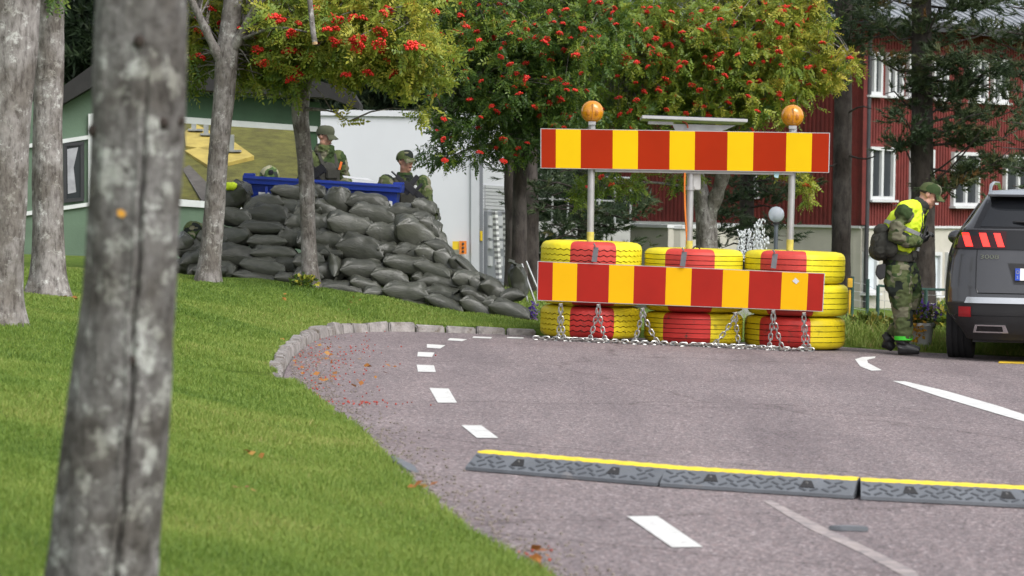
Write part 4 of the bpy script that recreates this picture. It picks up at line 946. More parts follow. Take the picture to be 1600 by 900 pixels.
pine('tall straight dark pine trunk just right of the striped board', [(1312, 480, 17), (1314, 390, 15), (1317, 200, 14), (1319, 0, 13), (1321, -200, 11), (1322, -420, 8)], 50,
     branch_set(x1, 50, 3.6, 8, 22, lambda t: 1.6-.8*t, 5)+[PX((1318, 60, 50), (1290, 45, 49.6), (1262, 60, 49.3)), PX((1318, 20, 50), (1350, 10, 49.5), (1372, 25, 49.2)), PX((1318, 90, 50), (1340, 70, 49.6), (1360, 62, 49.4))], 51, tm=.5,
     dead=[[(1318, 150, 50), (1290, 140, 49.7), (1262, 155, 49.5)], [(1316, 240, 50), (1350, 250, 49.7), (1368, 244, 49.5)], [(1316, 250, 50), (1296, 262, 49.8), (1280, 250, 49.6)], [(1318, 180, 50), (1345, 165, 49.7), (1362, 170, 49.5)]])
x2 = P(1440, 300, 48).x
br2 = []
g2_ = random.Random(9)
for (u, v, du) in ((1440, 60, -95), (1440, 30, 110), (1440, 80, 120), (1440, 110, -85), (1440, 120, 90), (1440, 150, 130), (1440, 170, -70), (1440, 185, 70), (1440, 210, 120), (1440, 230, 150), (1440, 250, -45), (1440, 265, 165), (1440, 290, 120), (1440, 20, -60), (1440, 10, 160), (1440, 0, 60), (1440, 130, 165), (1440, 190, 170), (1440, 100, 40), (1440, 160, 40), (1440, 215, -30), (1440, 45, 30), (1440, 140, -40), (1440, 300, 70), (1440, 320, 40)):
    for k in range(1):
        yy = g2_.uniform(-1.1, .5); w_ = g2_.uniform(.8, 1.1)
        br2.append(PX((u, v+g2_.uniform(-8, 8), 48), (u+du*.4*w_, v-4+g2_.uniform(-12, 10), 48+yy*.5), (u+du*.75*w_, v-14+g2_.uniform(-14, 12), 48+yy*.8), (u+du*w_, v-20+g2_.uniform(-16, 14), 48+yy)))
pine('spreading pine with grey green boughs in front of the red house', [(1444, 500, 20), (1443, 420, 19), (1441, 250, 18), (1440, 100, 16), (1440, 0, 15), (1440, -300, 10)], 48,
     br2+branch_set(x2, 48, 4.4, 8.5, 16, lambda t: 1.7-.8*t, 6), 52, per_m=66, tm=.62, sc=1.05, spread=.14, dead=[[(1445, 280, 48), (1480, 255, 47.6), (1530, 215, 47.2)], [(1443, 330, 48), (1410, 318, 47.6), (1395, 322, 47.4)], [(1442, 300, 48), (1500, 250, 47.5), (1545, 185, 47)]])
pine('small dark pine right at the picture edge before the red house', [(1630, 480, 12), (1630, 300, 11), (1630, 100, 9), (1630, -100, 7)], 44, [PX((1630, v, 44), (1600, v-6, 43.7), (1572+k, v-10, 43.5)) for v, k in ((60, 0), (110, 6), (150, -4), (200, 2), (240, -6), (270, 8), (300, 10), (330, 20), (20, 4))]+branch_set(P(1630, 0, 44).x, 44, 3.0, 5.2, 14, lambda t: 1.3-.8*t, 19), 53, tm=.6)
pine('dark pine trunk, left of the pair behind the sandbags', [(803, 470, 15), (804, 400, 14), (802, 300, 13.5), (800, 150, 13), (798, -100, 12)], 44, branch_set(P(803, 0, 44).x, 44, 3.2, 6, 12, lambda t: 1.4-.4*t, 15), 54)
pine('dark pine trunk, right of the pair behind the sandbags', [(829, 470, 14), (829, 400, 13.5), (828, 300, 13), (826, 150, 12.5), (825, -100, 11)], 44.6, branch_set(P(829, 0, 44.6).x, 44.6, 3.2, 6, 12, lambda t: 1.4-.4*t, 16)+[PX((829, 330, 44.6), (860, 322, 44.4), (900, 330, 44)), PX((829, 300, 44.6), (870, 285, 44.3), (905, 295, 44))], 55)
pine('shaggy grey pine between the left post and the warning board middle post', [(912, 470, 11), (912, 380, 10), (913, 280, 10), (914, 150, 9), (914, -60, 8)], 47,
     [PX((913, v, 47), (913+d*.5, v-4, 46.7), (913+d, v+6, 46.4)) for v, d in ((270, -60), (285, 60), (300, -50), (310, 75), (325, -66), (335, 60), (350, -40), (355, 55), (372, -60), (378, 46), (296, 40), (340, 80), (362, -30), (260, 70), (250, -40))]+branch_set(P(913, 0, 47).x, 47, 2.2, 6, 14, lambda t: 1.3-.4*t, 17), 56, tm=.48)
pine('bushy dark pine behind the fountain and globe lamp', [(1166, 470, 13), (1166, 380, 12), (1167, 280, 11), (1168, 150, 10), (1168, -60, 8)], 52,
     [PX((1167, v, 52), (1167+d*.5, v-4, 51.7), (1167+d, v+4, 51.4)) for v, d in ((262, -45), (275, 50), (290, -50), (300, 45), (312, -40), (325, 55), (340, -36), (350, 48), (365, -52), (372, 56), (384, -40), (330, -55), (285, 70), (306, 66))]+branch_set(P(1167, 0, 52).x, 52, 2.2, 6, 12, lambda t: 1.3-.4*t, 18), 57, tm=.48)
# dark spruce wood beyond: one tree built, then copied
sp_base = Vector((0, 0, 0))
mb = MB().tube([Vector((0, 0, -.5)), Vector((0, 0, 13))], [.16, .03], 8); 
brs = branch_set(0, 0, .3, 12.5, 110, lambda t: 2.3*(1-t)+.25, 77, droop=.3)
TUFTS = [tuft(12, k+5, .17, .02) for k in range(3)]
nm, tw = pine_foliage(brs, 78, 26, 1.7, .3, .28)
LB_ = ['dark spruce in the wood behind the hut and the truck']
spr = thing('spruce_tree', (0, 0, 0), LB_[0], 'tree', 'spruces of the wood behind')
obj('trunk', mb, M_pine, spr, world=False); tag(obj('crown', nm, M_needle, spr, world=False), kind='stuff'); tag(obj('branches', tw, M_pine, spr, world=False), kind='stuff')
rs = random.Random(4); k = 0
for row, (yy, x0, x1_, st) in enumerate(((66, -13, .5, 2.5), (74, -15, 1.5, 2.6), (98, -22, 15, 3.0))):
    x = x0
    while x < x1_:
        o = spr if k == 0 else copy_tree(spr); k += 1
        xx, y2 = x+rs.uniform(-.5, .5), yy+rs.uniform(-2, 2); o.location = (xx, y2, zg(xx, y2)); o.rotation_euler = (0, 0, rs.uniform(0, 6)); s = rs.uniform(.85, 1.15); o.scale = (s, s, s); x += st
# ------------------------------------------------------------------ sandbags: every bag its own object
def bag_mat():
    m, n, l, b = new_mat('grey_green_sandbag'); tc = n.new('ShaderNodeTexCoord'); oi = n.new('ShaderNodeObjectInfo')
    a = N(n, 'ShaderNodeTexNoise', Scale=5.0, Detail=5.0); l.new(tc.outputs['Object'], a.inputs['Vector'])
    r = ramp(n, [(.3, (.043, .045, .036)), (.7, (.072, .075, .060))]); l.new(a.outputs['Fac'], r.inputs[0])
    hv = n.new('ShaderNodeHueSaturation'); mr = N(n, 'ShaderNodeMapRange'); mr.inputs[3].default_value = .78; mr.inputs[4].default_value = 1.25
    l.new(oi.outputs['Random'], mr.inputs[0]); l.new(mr.outputs[0], hv.inputs['Value']); l.new(r.outputs[0], hv.inputs['Color']); l.new(hv.outputs[0], b.inputs['Base Color'])
    b.inputs['Roughness'].default_value = .33; b.inputs['Specular IOR Level'].default_value = .5
    wv = N(n, 'ShaderNodeTexNoise', Scale=9.0, Detail=4.0, Distortion=1.5); mp = N(n, 'ShaderNodeMapping'); mp.inputs['Scale'].default_value = (.7, 2.2, 1.2); l.new(tc.outputs['Object'], mp.inputs[0]); l.new(mp.outputs[0], wv.inputs['Vector'])
    bp = N(n, 'ShaderNodeBump', Strength=.22, Distance=.03); l.new(wv.outputs['Fac'], bp.inputs['Height']); l.new(bp.outputs[0], b.inputs['Normal']); return m
M_bag = bag_mat()
def bag_mesh(seed, flap=False, pointed=False):
    """unit bag: length 1 (x), depth 1 (y), thickness 1 (z)"""
    rs = random.Random(seed); nu, nv = 44, 30; vs = []; fs = []; ph = rs.uniform(0, 6); off = Vector((seed*7.7, 0, 0)); k = {}
    sag = rs.uniform(-.16, .16); tw_ = rs.uniform(-.35, .35); creases = [(cu, cv, rs.uniform(0, 6)) for cu, cv in ((-1, -1), (1, -1), (-1, 1), (1, 1), (rs.choice((-1, 1)), 0))]
    for side in (1, -1):
        for i in range(nu+1):
            for j in range(nv+1):
                u = -1+2*i/nu; v = -1+2*j/nv; u_ = math.sin(u*math.pi/2); v_ = math.sin(v*math.pi/2)
                edge = i in (0, nu) or j in (0, nv)
                if edge and side == -1: k[(side, i, j)] = k[(1, i, j)]; continue
                h = (max(0, 1-abs(u_)**3.6))**.5*(max(0, 1-abs(v_)**2.8))**.5
                x = .5*u_*(1-.05*(1-abs(v_))*abs(u_)**3+.05*abs(v_)**3); y = .5*v_*(1-.14*(1-abs(u_))*abs(v_)**3+.05*abs(u_)**4)
                if pointed and u_ > 0: y *= 1-.75*u_**1.6; h *= 1-.25*u_
                z = side*.5*h
                z += (.07*math.sin(13*v_+ph+2*u_)+.04*math.sin(23*v_+ph*2))*abs(u_)**2.5*h*1.2
                p = Vector((x*3.2, y*2.6, z*1.5))+off
                z += .10*noise.noise(p)*(h+.15)+.02*(1-2*abs(noise.noise(p*1.6)))*h
                for (cu, cv, cp) in creases:                # pulls running in from the corners and the seams
                    du, dv = u_-cu, v_-cv; r_c = math.hypot(du, dv); an = math.atan2(dv, du)
                    z += side*.10*math.exp(-r_c*1.9)*math.sin(an*8+cp)*min(1, r_c*5)*min(1, h*2.2)
                z += .012*math.sin(31*u_+ph) if edge else 0
                z += sag*(abs(u_)**2)*.5+tw_*u_*v_*.35
                k[(side, i, j)] = len(vs); vs.append((x, y, z))
    for side in (1, -1):
        for i in range(nu):
            for j in range(nv):
                q = (k[(side, i, j)], k[(side, i+1, j)], k[(side, i+1, j+1)], k[(side, i, j+1)]); fs.append(q if side == 1 else q[::-1])
    if flap:                                   # gathered, folded over mouth of the bag
        n0 = len(vs); a, b_ = 10, 9
        for i in range(a+1):
            for j in range(b_+1):
                s = i/a; w_ = (-.5+j/b_)*(.5+.55*s); p = Vector((s*3+seed, w_*5, 0))
                vs.append((.42+.26*s*rs.uniform(.94, 1.06), w_*.8, .10*math.sin(j*2.1+ph)*(.4+s*.6)+.30*s-.55*s*s*(rs.random()*.3+.9)+.08*noise.noise(p)))
        for i in range(a):
            for j in range(b_): q = n0+i*(b_+1)+j; fs.append((q, q+b_+1, q+b_+2, q+1))
    me = bpy.data.meshes.new('sandbag'); me.from_pydata(vs, [], fs); smooth(me, 180); me.materials.append(M_bag); return me
BAGS = [bag_mesh(s) for s in range(7)]+[bag_mesh(20+s, True) for s in range(3)]+[bag_mesh(40, False, True)]
bag_px = [  # centre u, v, length px, thickness px, tilt clockwise
 (368,308,47,36,-35),(411,318,62,30,-8),(460,299,68,25,4),(454,323,52,29,10),(424,338,62,34,8),(368,340,50,28,8),(463,348,34,26,0),(412,357,68,21,2),(459,372,40,31,0),(366,372,60,31,-5),(416,377,58,18,0),(428,395,68,21,3),(372,402,66,35,10),(453,413,52,29,2),(414,420,68,25,8),(352,424,40,28,20),(400,435,64,19,7),(452,436,44,18,4),
 (296,388,40,28,-4),(302,404,34,22,-20),(287,415,28,20,0),(304,421,30,22,-15),(285,380,30,26,-30),(408,408,40,14,0),(330,400,50,30,5),(335,425,50,26,5),(335,375,44,30,0),
 (529,316,46,42,-62),(507,328,44,27,25),(576,313,64,29,8),(583,338,68,33,12),(499,350,28,30,10),(544,354,68,36,14),(600,367,50,36,5),(516,376,48,28,12),(503,393,34,24,0),(564,391,70,42,14),(522,397,34,18,5),(509,424,50,29,8),(566,422,68,31,4),(524,417,34,17,75),(609,434,56,27,12),(531,450,66,21,6),(569,444,48,20,14),(622,412,48,24,4),(593,461,56,22,14),(551,462,44,14,8),(606,390,32,24,0),(480,330,40,30,0),(482,375,44,30,0),(482,410,46,28,0),(480,432,44,24,4),
 (635,335,52,29,6),(664,322,38,26,20),(644,319,34,12,0),(671,356,36,29,30),(647,368,68,42,34),(672,400,50,30,24),(690,391,44,22,32),(700,413,48,31,40),(680,423,58,23,14),(636,414,66,28,8),(686,441,58,23,8),(634,457,68,31,4),(700,462,62,25,15),(731,439,50,28,10),(698,477,60,21,20),(742,482,50,26,25),(738,462,46,22,20),(767,452,40,29,40),(794,462,38,20,-5),(797,487,62,28,18),(733,420,50,11,46),(716,416,36,22,45),(649,478,54,14,10),(809,440,50,26,78),(752,450,34,26,30),(764,441,38,9,40),(655,435,24,18,40),(776,478,36,24,20),(640,395,46,26,10),(660,345,40,26,20)]
SB_LAB = 'sandbag of the rear leaf of the wall, glimpsed only through the gaps'
special = {(529,316): 'pointed sandbag standing on edge against the blue tub', (797,487): 'lowest sandbag at the right foot of the wall beside the road block', (809,440): 'torn empty sandbag hanging upright at the right end of the wall', (368,308): 'sandbag at the top left end of the wall next to the yellow cloth', (664,322): 'sandbag with a folded mouth under the rifle of the right soldier'}
rs = random.Random(12)
ORD = 'first second third fourth fifth sixth seventh eighth ninth tenth eleventh twelfth thirteenth fourteenth fifteenth sixteenth seventeenth eighteenth nineteenth twentieth twenty-first twenty-second twenty-third twenty-fourth'.split()
rows_ = {}
for (u, v, L, T, a) in bag_px: rows_.setdefault(max(0, int((435+(u-300)*.125-v)/24)), []).append((u, v))
BLAB = {}
for r_i, lst in rows_.items():
    for k_i, q in enumerate(sorted(lst)): BLAB[q] = '%s sandbag from the left in the %s layer up from the grass' % (ORD[k_i], ORD[r_i])
def put_bag(u, v, L, T, a, Y, lab, vi=None, grp=True):
    s = Y/FPX; c = P(u, v, Y); i = vi if vi is not None else (rs.randrange(7) if rs.random() < .8 else 7+rs.randrange(3))
    o = bpy.data.objects.new('sandbag', BAGS[i]); COL.objects.link(o)
    flip = rs.choice((0, math.pi))
    yaw = rs.uniform(-.28, .28); roll = rs.uniform(-.08, .16)
    o.matrix_world = Matrix.Translation(c) @ Matrix.Rotation(R(a), 4, 'Y') @ Matrix.Rotation(roll, 4, 'X') @ Matrix.Rotation(yaw, 4, 'Z') @ Matrix.Rotation(flip, 4, 'Z') @ Matrix.Diagonal((L*s*1.06, rs.uniform(.28, .34), T*s*1.08, 1))
    tag(o, lab, 'sandbag', 'sandbags of the wall' if lab != SB_LAB else 'rear sandbags of the wall'); return o
def wall_Y(u, v):
    base = 430+(u-300)*.132
    return 32.75-(u-300)*.0012+max(0, base-v)*.0062
for (u, v, L, T, a) in bag_px:
    lab = special.get((u, v)) or BLAB[(u, v)]
    put_bag(u, v+(5 if v < 325 and u > 385 and u != 529 else 0), L, T, a, wall_Y(u, v)+rs.uniform(-.05, .05), lab, 10 if (u, v) == (529, 316) else (8 if (u, v) in ((809, 440), (664, 322)) else None))
for q, (u, v, L, T, a) in enumerate(bag_px):     # second leaf of the wall, seen in the gaps
    if q % 2 == 0 and u < 655 and v < 455 and L > 40 and T > 20 and (u, v) not in special: put_bag(u+18, v+4, max(L, 56), 32, a*.5, wall_Y(u, v)+.33, SB_LAB)
# ------------------------------------------------------------------ blue tub, papers, cloth
M_blue = mat('blue_plastic', (.010, .035, .27), .35, var=.15, scale=3, spec=.5)
tub = thing('blue_tub', P(505, 330, 33.6), 'long blue plastic tub standing behind the top sandbags', 'tub')
a, b = P(379, 279, 33.75), P(628, 294, 33.75); e = (b-a).normalized(); up = Vector((0, 0, 1)); dn = -up
mb = MB(); D = .95; L = (b-a).length
def ring(x0, x1, y0, y1, z): return [a+e*x0+Vector((0, y0, z)), a+e*x1+Vector((0, y0, z)), a+e*x1+Vector((0, y1, z)), a+e*x0+Vector((0, y1, z))]
rings_ = [ring(.12, L-.10, .10, D-.10, -.62), ring(.05, L-.05, .045, D-.045, -.055), ring(.05, L-.05, .03, D-.03, -.05), ring(.008, L-.008, .0, D, -.05), ring(.0, L, -.005, D+.005, -.0), ring(.0, L, -.005, D+.005, .035), ring(.05, L-.05, .05, D-.05, .035), ring(.17, L-.15, .14, D-.14, -.58)]
vs = [p for r_ in rings_ for p in r_]; fs = [(3, 2, 1, 0)]+[(i*4+j, i*4+(j+1) % 4, (i+1)*4+(j+1) % 4, (i+1)*4+j) for i in range(7) for j in range(4)]+[(28, 29, 30, 31)]
body = obj('body', MB().add(vs, fs), M_blue, tub, bev=.006)
for x in (.15, .5, .85): obj('rib', MB().box(a+e*(L*x)+Vector((0, .02, -.30)), (.035, .04, .46)), M_blue, tub, bev=.006)
obj('rim_ridge', MB().box((a+b)/2+Vector((0, -.008, .012)), (L*.985, .02, .012), Matrix.Rotation(math.atan2(a.z-b.z, b.x-a.x), 3, 'Y')), M_blue, tub)
for x in (.02, .96): obj('lid_hinge', MB().box(a+e*(L*x)+Vector((.03, .12, .045)), (.12, .14, .03)), M_blue, tub, bev=.006)
obj('white_label', MB().slab([P(u, v, 33.752) for u, v in ((404, 300), (421, 301), (421, 305), (404, 304))], (0, .004, 0)), M_white, tub)
obj('white_label', MB().slab([P(u, v, 33.752) for u, v in ((608, 314), (613, 314.5), (613, 325), (608, 324))], (0, .004, 0)), M_white, tub)
pb = MB(); pts = [P(537, 279.5, 33.78), P(585, 285.5, 33.78), P(572, 281, 34.35), P(535, 276.5, 34.35)]
pts = [p+Vector((0, 0, .012)) for p in pts]; obj('paper_sheet', pb.slab(pts, (0, 0, .006)), M_white, label='white paper sheets lying on the blue tub rim', cat='paper')
hv = MB()
for q in range(7): hv.ball(P(350+q*2.4, 289.5+(q % 3)*1.6, 33.35), (.045, .05, .03), 10, 8)
M_hv = mat('hi_vis_yellow', (.56, .72, .02), .6, var=.1, scale=12, bump=.2)
M_hv.node_tree.nodes['Principled BSDF'].inputs['Roughness'].default_value = .7
obj('yellow_cloth', fuse(hv, .012, 3, .008, 25), M_hv, label='crumpled bright yellow cloth on the top left sandbag', cat='cloth')
# ------------------------------------------------------------------ people
def camo_mat(name, k=1.0):
    m, n, l, b = new_mat(name); tc = n.new('ShaderNodeTexCoord')
    dn = N(n, 'ShaderNodeTexNoise', Scale=5.0, Detail=2.0); l.new(tc.outputs['Object'], dn.inputs['Vector'])
    def patch(scale, thr, off):
        mp = N(n, 'ShaderNodeMapping'); mp.inputs['Location'].default_value = (off, off*.7, off*.3); l.new(tc.outputs['Object'], mp.inputs[0])
        v = N(n, 'ShaderNodeTexVoronoi', Scale=scale, feature='F1', distance='CHEBYCHEV'); l.new(mp.outputs[0], v.inputs['Vector'])
        s = n.new('ShaderNodeSeparateColor'); l.new(v.outputs['Color'], s.inputs[0])
        q = N(n, 'ShaderNodeMath', operation='GREATER_THAN'); q.inputs[1].default_value = thr; l.new(s.outputs[0], q.inputs[0]); return q.outputs[0]
    col = None; base = (.085*k, .105*k, .045*k)
    prev = None
    for (scale, thr, off, c) in ((7, .55, 0, (.040, .065, .024)), (9, .72, 3, (.021, .026, .022)), (10, .82, 7, (.17, .165, .11)), (13, .80, 11, (.095, .12, .045))):
        f = patch(scale, thr, off); mx = n.new('ShaderNodeMixRGB'); l.new(f, mx.inputs[0])
        if prev is None: mx.inputs[1].default_value = (*base, 1)
        else: l.new(prev, mx.inputs[1])
        mx.inputs[2].default_value = (*[x*k for x in c], 1); prev = mx.outputs[0]
    l.new(prev, b.inputs['Base Color']); b.inputs['Roughness'].default_value = .9; b.inputs['Specular IOR Level'].default_value = .15
    f = N(n, 'ShaderNodeTexNoise', Scale=30.0, Detail=4.0); l.new(tc.outputs['Object'], f.inputs['Vector'])
    bp = N(n, 'ShaderNodeBump', Strength=.4, Distance=.01); l.new(f.outputs['Fac'], bp.inputs['Height']); l.new(bp.outputs[0], b.inputs['Normal']); return m
M_camo = camo_mat('camouflage_cloth', .85)
M_skin, sn_, sl2, sb2 = new_mat('skin')
sb2.inputs['Base Color'].default_value = (.46, .245, .175, 1); sb2.inputs['Roughness'].default_value = .5; sb2.inputs['Subsurface Weight'].default_value = .1; sb2.inputs['Subsurface Radius'].default_value = (.01, .004, .002)
M_hair = mat('dark_hair', (.03, .018, .012), .7, var=.3, scale=60, bump=.4)
M_black = mat('black_leather', (.014, .014, .015), .5, var=.3, bump=.3, bscale=40); M_web = mat('olive_webbing', (.024, .024, .018), .85, var=.25, scale=14, bump=.3)
M_olive = mat('olive_cap', (.055, .062, .036), .9, var=.2, scale=10); M_gun = mat('gun_metal', (.018, .018, .020), .45, var=.2); M_glove = mat('grey_glove', (.035, .035, .036), .8, var=.2)
M_lip = mat('lip', (.34, .13, .11), .5)
def hframe(f, up):
    f = Vector(f).normalized(); up = Vector(up); lat = f.cross(up).normalized(); up = lat.cross(f).normalized()
    return Matrix((lat, f, up)).transposed(), lat, f, up
def head(mb, c, f, up):
    Rm, lat, f, up = hframe(f, up); c = Vector(c); B = lambda o, r, n=18: mb.ball(c+lat*o[0]+f*o[1]+up*o[2], r, n, 12, Rm)
    B((0, -.008, .025), (.073, .092, .092)); B((0, .026, -.045), (.055, .062, .074)); B((0, .055, -.098), (.027, .028, .022)); B((0, .098, -.02), (.012, .019, .014), 10); B((0, .085, .005), (.010, .014, .030), 10)
    B((0, .068, .030), (.050, .022, .013)); B((0, .076, -.067), (.022, .012, .007), 12)
    for s in (-1, 1):
        B((s*.073, -.012, -.012), (.010, .020, .032), 12); B((s*.038, .055, -.030), (.022, .022, .02), 12); B((s*.045, .01, -.075), (.02, .04, .03), 12)
    return Rm, lat, f, up
def cap(par, c, Rm, lat, f, up, m, visor=True, name='cap'):
    mb = MB(); vs = []; fs = []; nu, nv = 28, 9
    for i in range(nv+1):
        ph = R(90)*i/nv
        for j in range(nu):
            th = 2*math.pi*j/nu; rr = math.cos(ph)**.62; z = math.sin(ph)
            q = Vector((.088*rr*math.cos(th), -.006+.106*rr*math.sin(th), .028+.088*z-(.012 if i == 0 else 0)+.016*rr*math.sin(th)*(z < .99)))
            vs.append(c+Rm @ q)
    fs = [(i*nu+j, i*nu+(j+1) % nu, (i+1)*nu+(j+1) % nu, (i+1)*nu+j) for i in range(nv) for j in range(nu)]
    o = obj(name, MB().add(vs, fs), m, par, sm=70)
    if visor:
        vv = []; ff = []; a, b = 12, 5
        for k in (0, 1):
            for i in range(a+1):
                for j in range(b+1):
                    x = -1+2*i/a; s = j/b; y0 = .098*math.sqrt(max(0, 1-(x*.80)**2)); y = y0*(1-s)+(y0+.072*(1-.45*x*x))*s-.006
                    z = .036-.030*s-.030*x*x*(.35+.65*s)-(.005 if k else 0)
                    vv.append(c+Rm @ Vector((.074*x, y, z)))
        n1 = (a+1)*(b+1)
        for k in (0, 1):
            for i in range(a):
                for j in range(b): q = k*n1+i*(b+1)+j; ff.append((q, q+b+1, q+b+2, q+1))
        obj('visor', MB().add(vv, ff), m, o, sm=60)
    return o
def hand(mb, w_, d, pn, s=1, curl=1.0):
    """palm with four bent fingers and a thumb; w_ wrist, d pointing direction, pn palm side, s thumb side"""
    d = Vector(d).normalized(); pn = Vector(pn); pn = (pn-d*pn.dot(d)).normalized(); sd = d.cross(pn)*s; w_ = Vector(w_)
    mb.tube([w_-d*.04, w_, w_+d*.05, w_+d*.085], [(.03, .026), (.03, .024), (.024, .042), (.018, .040)], 10, side=pn)
    for k, (o, L) in enumerate(((.030, .070), (.010, .078), (-.011, .072), (-.031, .056))):
        a = w_+d*.082+sd*o; b = a+d*(L*.45)+pn*(L*.15*curl); c = b+d*(L*.22)+pn*(L*.42*curl); e = c-d*(L*.12*curl)+pn*(L*.3)
        mb.tube([a-d*.02, a, b, c, e], [.0115, .011, .0105, .0095, .008], 8)
    a = w_+d*.025+sd*.026; mb.tube([a, a+d*.03+sd*.022+pn*.012, a+d*.055+sd*.018+pn*.035, a+d*.07+pn*.045], [.014, .0125, .011, .009], 8)
def face_bits(par, c, lat, f, up):
    for s in (-1, 1): obj('eye', MB().ball(c+f*.075+lat*(s*.031)+up*.004, (.012, .012, .008), 10, 8), M_hair, par)
    obj('lips', MB().ball(c+f*.083+up*-.068, (.02, .02, .006), 12, 8), M_lip, par)
def hair_shell(par, c, Rm):
    vs = []; nu, nv = 24, 8
    for i in range(nv+1):
        ph = -R(22)+R(112)*i/nv
        for j in range(nu):
            th = math.pi*1.0+math.pi*1.16*(j/(nu-1)-.5)*1.0
            th = math.pi*1.5+(j/(nu-1)-.5)*math.pi*1.12
            vs.append(c+Rm @ Vector((.0765*math.cos(ph)*math.cos(th), -.008+.0955*math.cos(ph)*math.sin(th), .022+.094*math.sin(ph))))
    fs = [(i*nu+j, i*nu+j+1, (i+1)*nu+j+1, (i+1)*nu+j) for i in range(nv) for j in range(nu-1)]
    obj('hair', MB().add(vs, fs), M_hair, par, sm=80)
# ---- the walking soldier bending towards the car
YP = 30.0
def J(u, v, dy=0): return P(u, v, YP+dy)
pr = thing('person', inter_road(1412, 556), 'person in camouflage and yellow hi-vis vest leaning towards the grey car', 'person')
side = (0, 1, 0)
hc = J(1452, 304, 0); hf, hu = Vector((.88, -.12, -.42)), Vector((.40, 0, .9))
bodym = MB(); Rm, lat, f_, up_ = head(bodym, hc, hf, hu)
neck = J(1437, 323)
bodym.tube([hc-up_*.04-f_*.02, neck, J(1428, 335)], [.055, .058, .08], 12)
bodym.tube([J(1404, 416), J(1404, 396), J(1412, 365), J(1420, 345), J(1430, 330)], [(.15, .10), (.14, .10), (.16, .11), (.17, .10), (.10, .07)], 14, side=side)
legN = [J(1402, 416, -.09), J(1408, 468, -.10), J(1411, 500, -.10), J(1411, 540, -.10)]; legF = [J(1412, 416, .10), J(1424, 466, .12), J(1412, 492, .13), J(1394, 530, .14)]
armN = [J(1413, 334, -.215), J(1404, 351, -.265), J(1399, 368, -.26), J(1418, 377, -.22), J(1436, 377, -.12)]; armF = [J(1434, 334, .20), J(1432, 352, .24), J(1430, 366, .23), J(1438, 370, .15), J(1446, 367, .04)]
for l_ in (legN, legF): bodym.tube(l_, [.075, .055, .045, .04], 10)
for l_ in (armN, armF): bodym.tube(l_, [.05, .045, .04, .035, .03], 10)
obj('body', fuse(bodym, .009, 3), M_skin, pr)
face_bits(pr, hc, lat, f_, up_); hair_shell(pr, hc, Rm); cap(pr, hc, Rm, lat, f_, up_, M_camo)
jk = MB(); jk.tube([J(1402, 424), J(1403, 410), J(1404, 394), J(1410, 368), J(1418, 346), J(1427, 332), J(1436, 322)], [(.17, .145), (.17, .14), (.165, .135), (.185, .15), (.195, .14), (.16, .105), (.082, .075)], 18, side=side)
jk.tube([J(1430, 330), neck, J(1441, 317)], [.085, .078, .076], 14)
for l_ in (armN, armF): jk.tube(l_, [.084, .078, .074, .062, .050], 14); jk.ball(l_[0], .088)
obj('jacket', fuse(jk, .011, 4, .010, 11, 1), M_camo, pr)
obj('collar', fuse(MB().tube([J(1432, 328), J(1440, 318), J(1443, 313)], [.085, .082, .072], 14), .011, 2, .006, 18, 4), mat('dark_scarf', (.022, .024, .02), .9), pr)
tr_ = MB(); tr_.tube([J(1403, 404), J(1403, 420), J(1406, 430)], [(.165, .13), (.175, .14), (.15, .13)], 16, side=side)
tr_.tube([legN[0], J(1403, 440, -.10), legN[1], J(1411, 492, -.10), J(1412, 522, -.10), J(1411, 533, -.10)], [.125, .128, .100, .085, .082, .072], 16); tr_.ball(J(1398, 446, -.16), (.075, .05, .10))
tr_.tube([legF[0], J(1419, 440, .11), legF[1], J(1416, 486, .12), J(1402, 514, .13), J(1396, 524, .14)], [.12, .118, .095, .085, .082, .070], 16)
obj('trousers', fuse(tr_, .011, 4, .013, 9, 2), M_camo, pr)
def boot(a, h, t, sole_z):
    mb = MB(); mb.tube([a+Vector((0, 0, .05)), a, h+Vector((0, 0, .055))], [.066, .066, .062], 12)
    mb.tube([h+Vector((-.015, 0, .045)), h.lerp(t, .35)+Vector((0, 0, .05)), h.lerp(t, .7)+Vector((0, 0, .04)), t+Vector((0, 0, .032))], [(.056, .05), (.06, .055), (.048, .056), (.036, .05)], 12, side=(0, 0, 1)); return mb
g0 = zroad(3.7, 29.9)
hN, tN = J(1405, 551, -.10), J(1437, 553, -.12); hN.z = tN.z = g0+.014
hF, tF = J(1382, 546, .14), J(1396, 551, .13); hF.z = zroad(3.5, 30)+.065; tF.z = zroad(3.6, 30)+.014
for (a, h, t_) in ((J(1409, 537, -.10), hN, tN), (J(1391, 527, .14), hF, tF)):
    bo = obj('boot', fuse(boot(a, h, t_, 0), .008, 2), M_black, pr)
obj('leg_band', MB().tube([J(1411.5, 525, -.10), J(1411.5, 531, -.10)], [.088, .086], 20), mat('green_band', (.05, .55, .03), .6, var=.05), pr, sm=60)
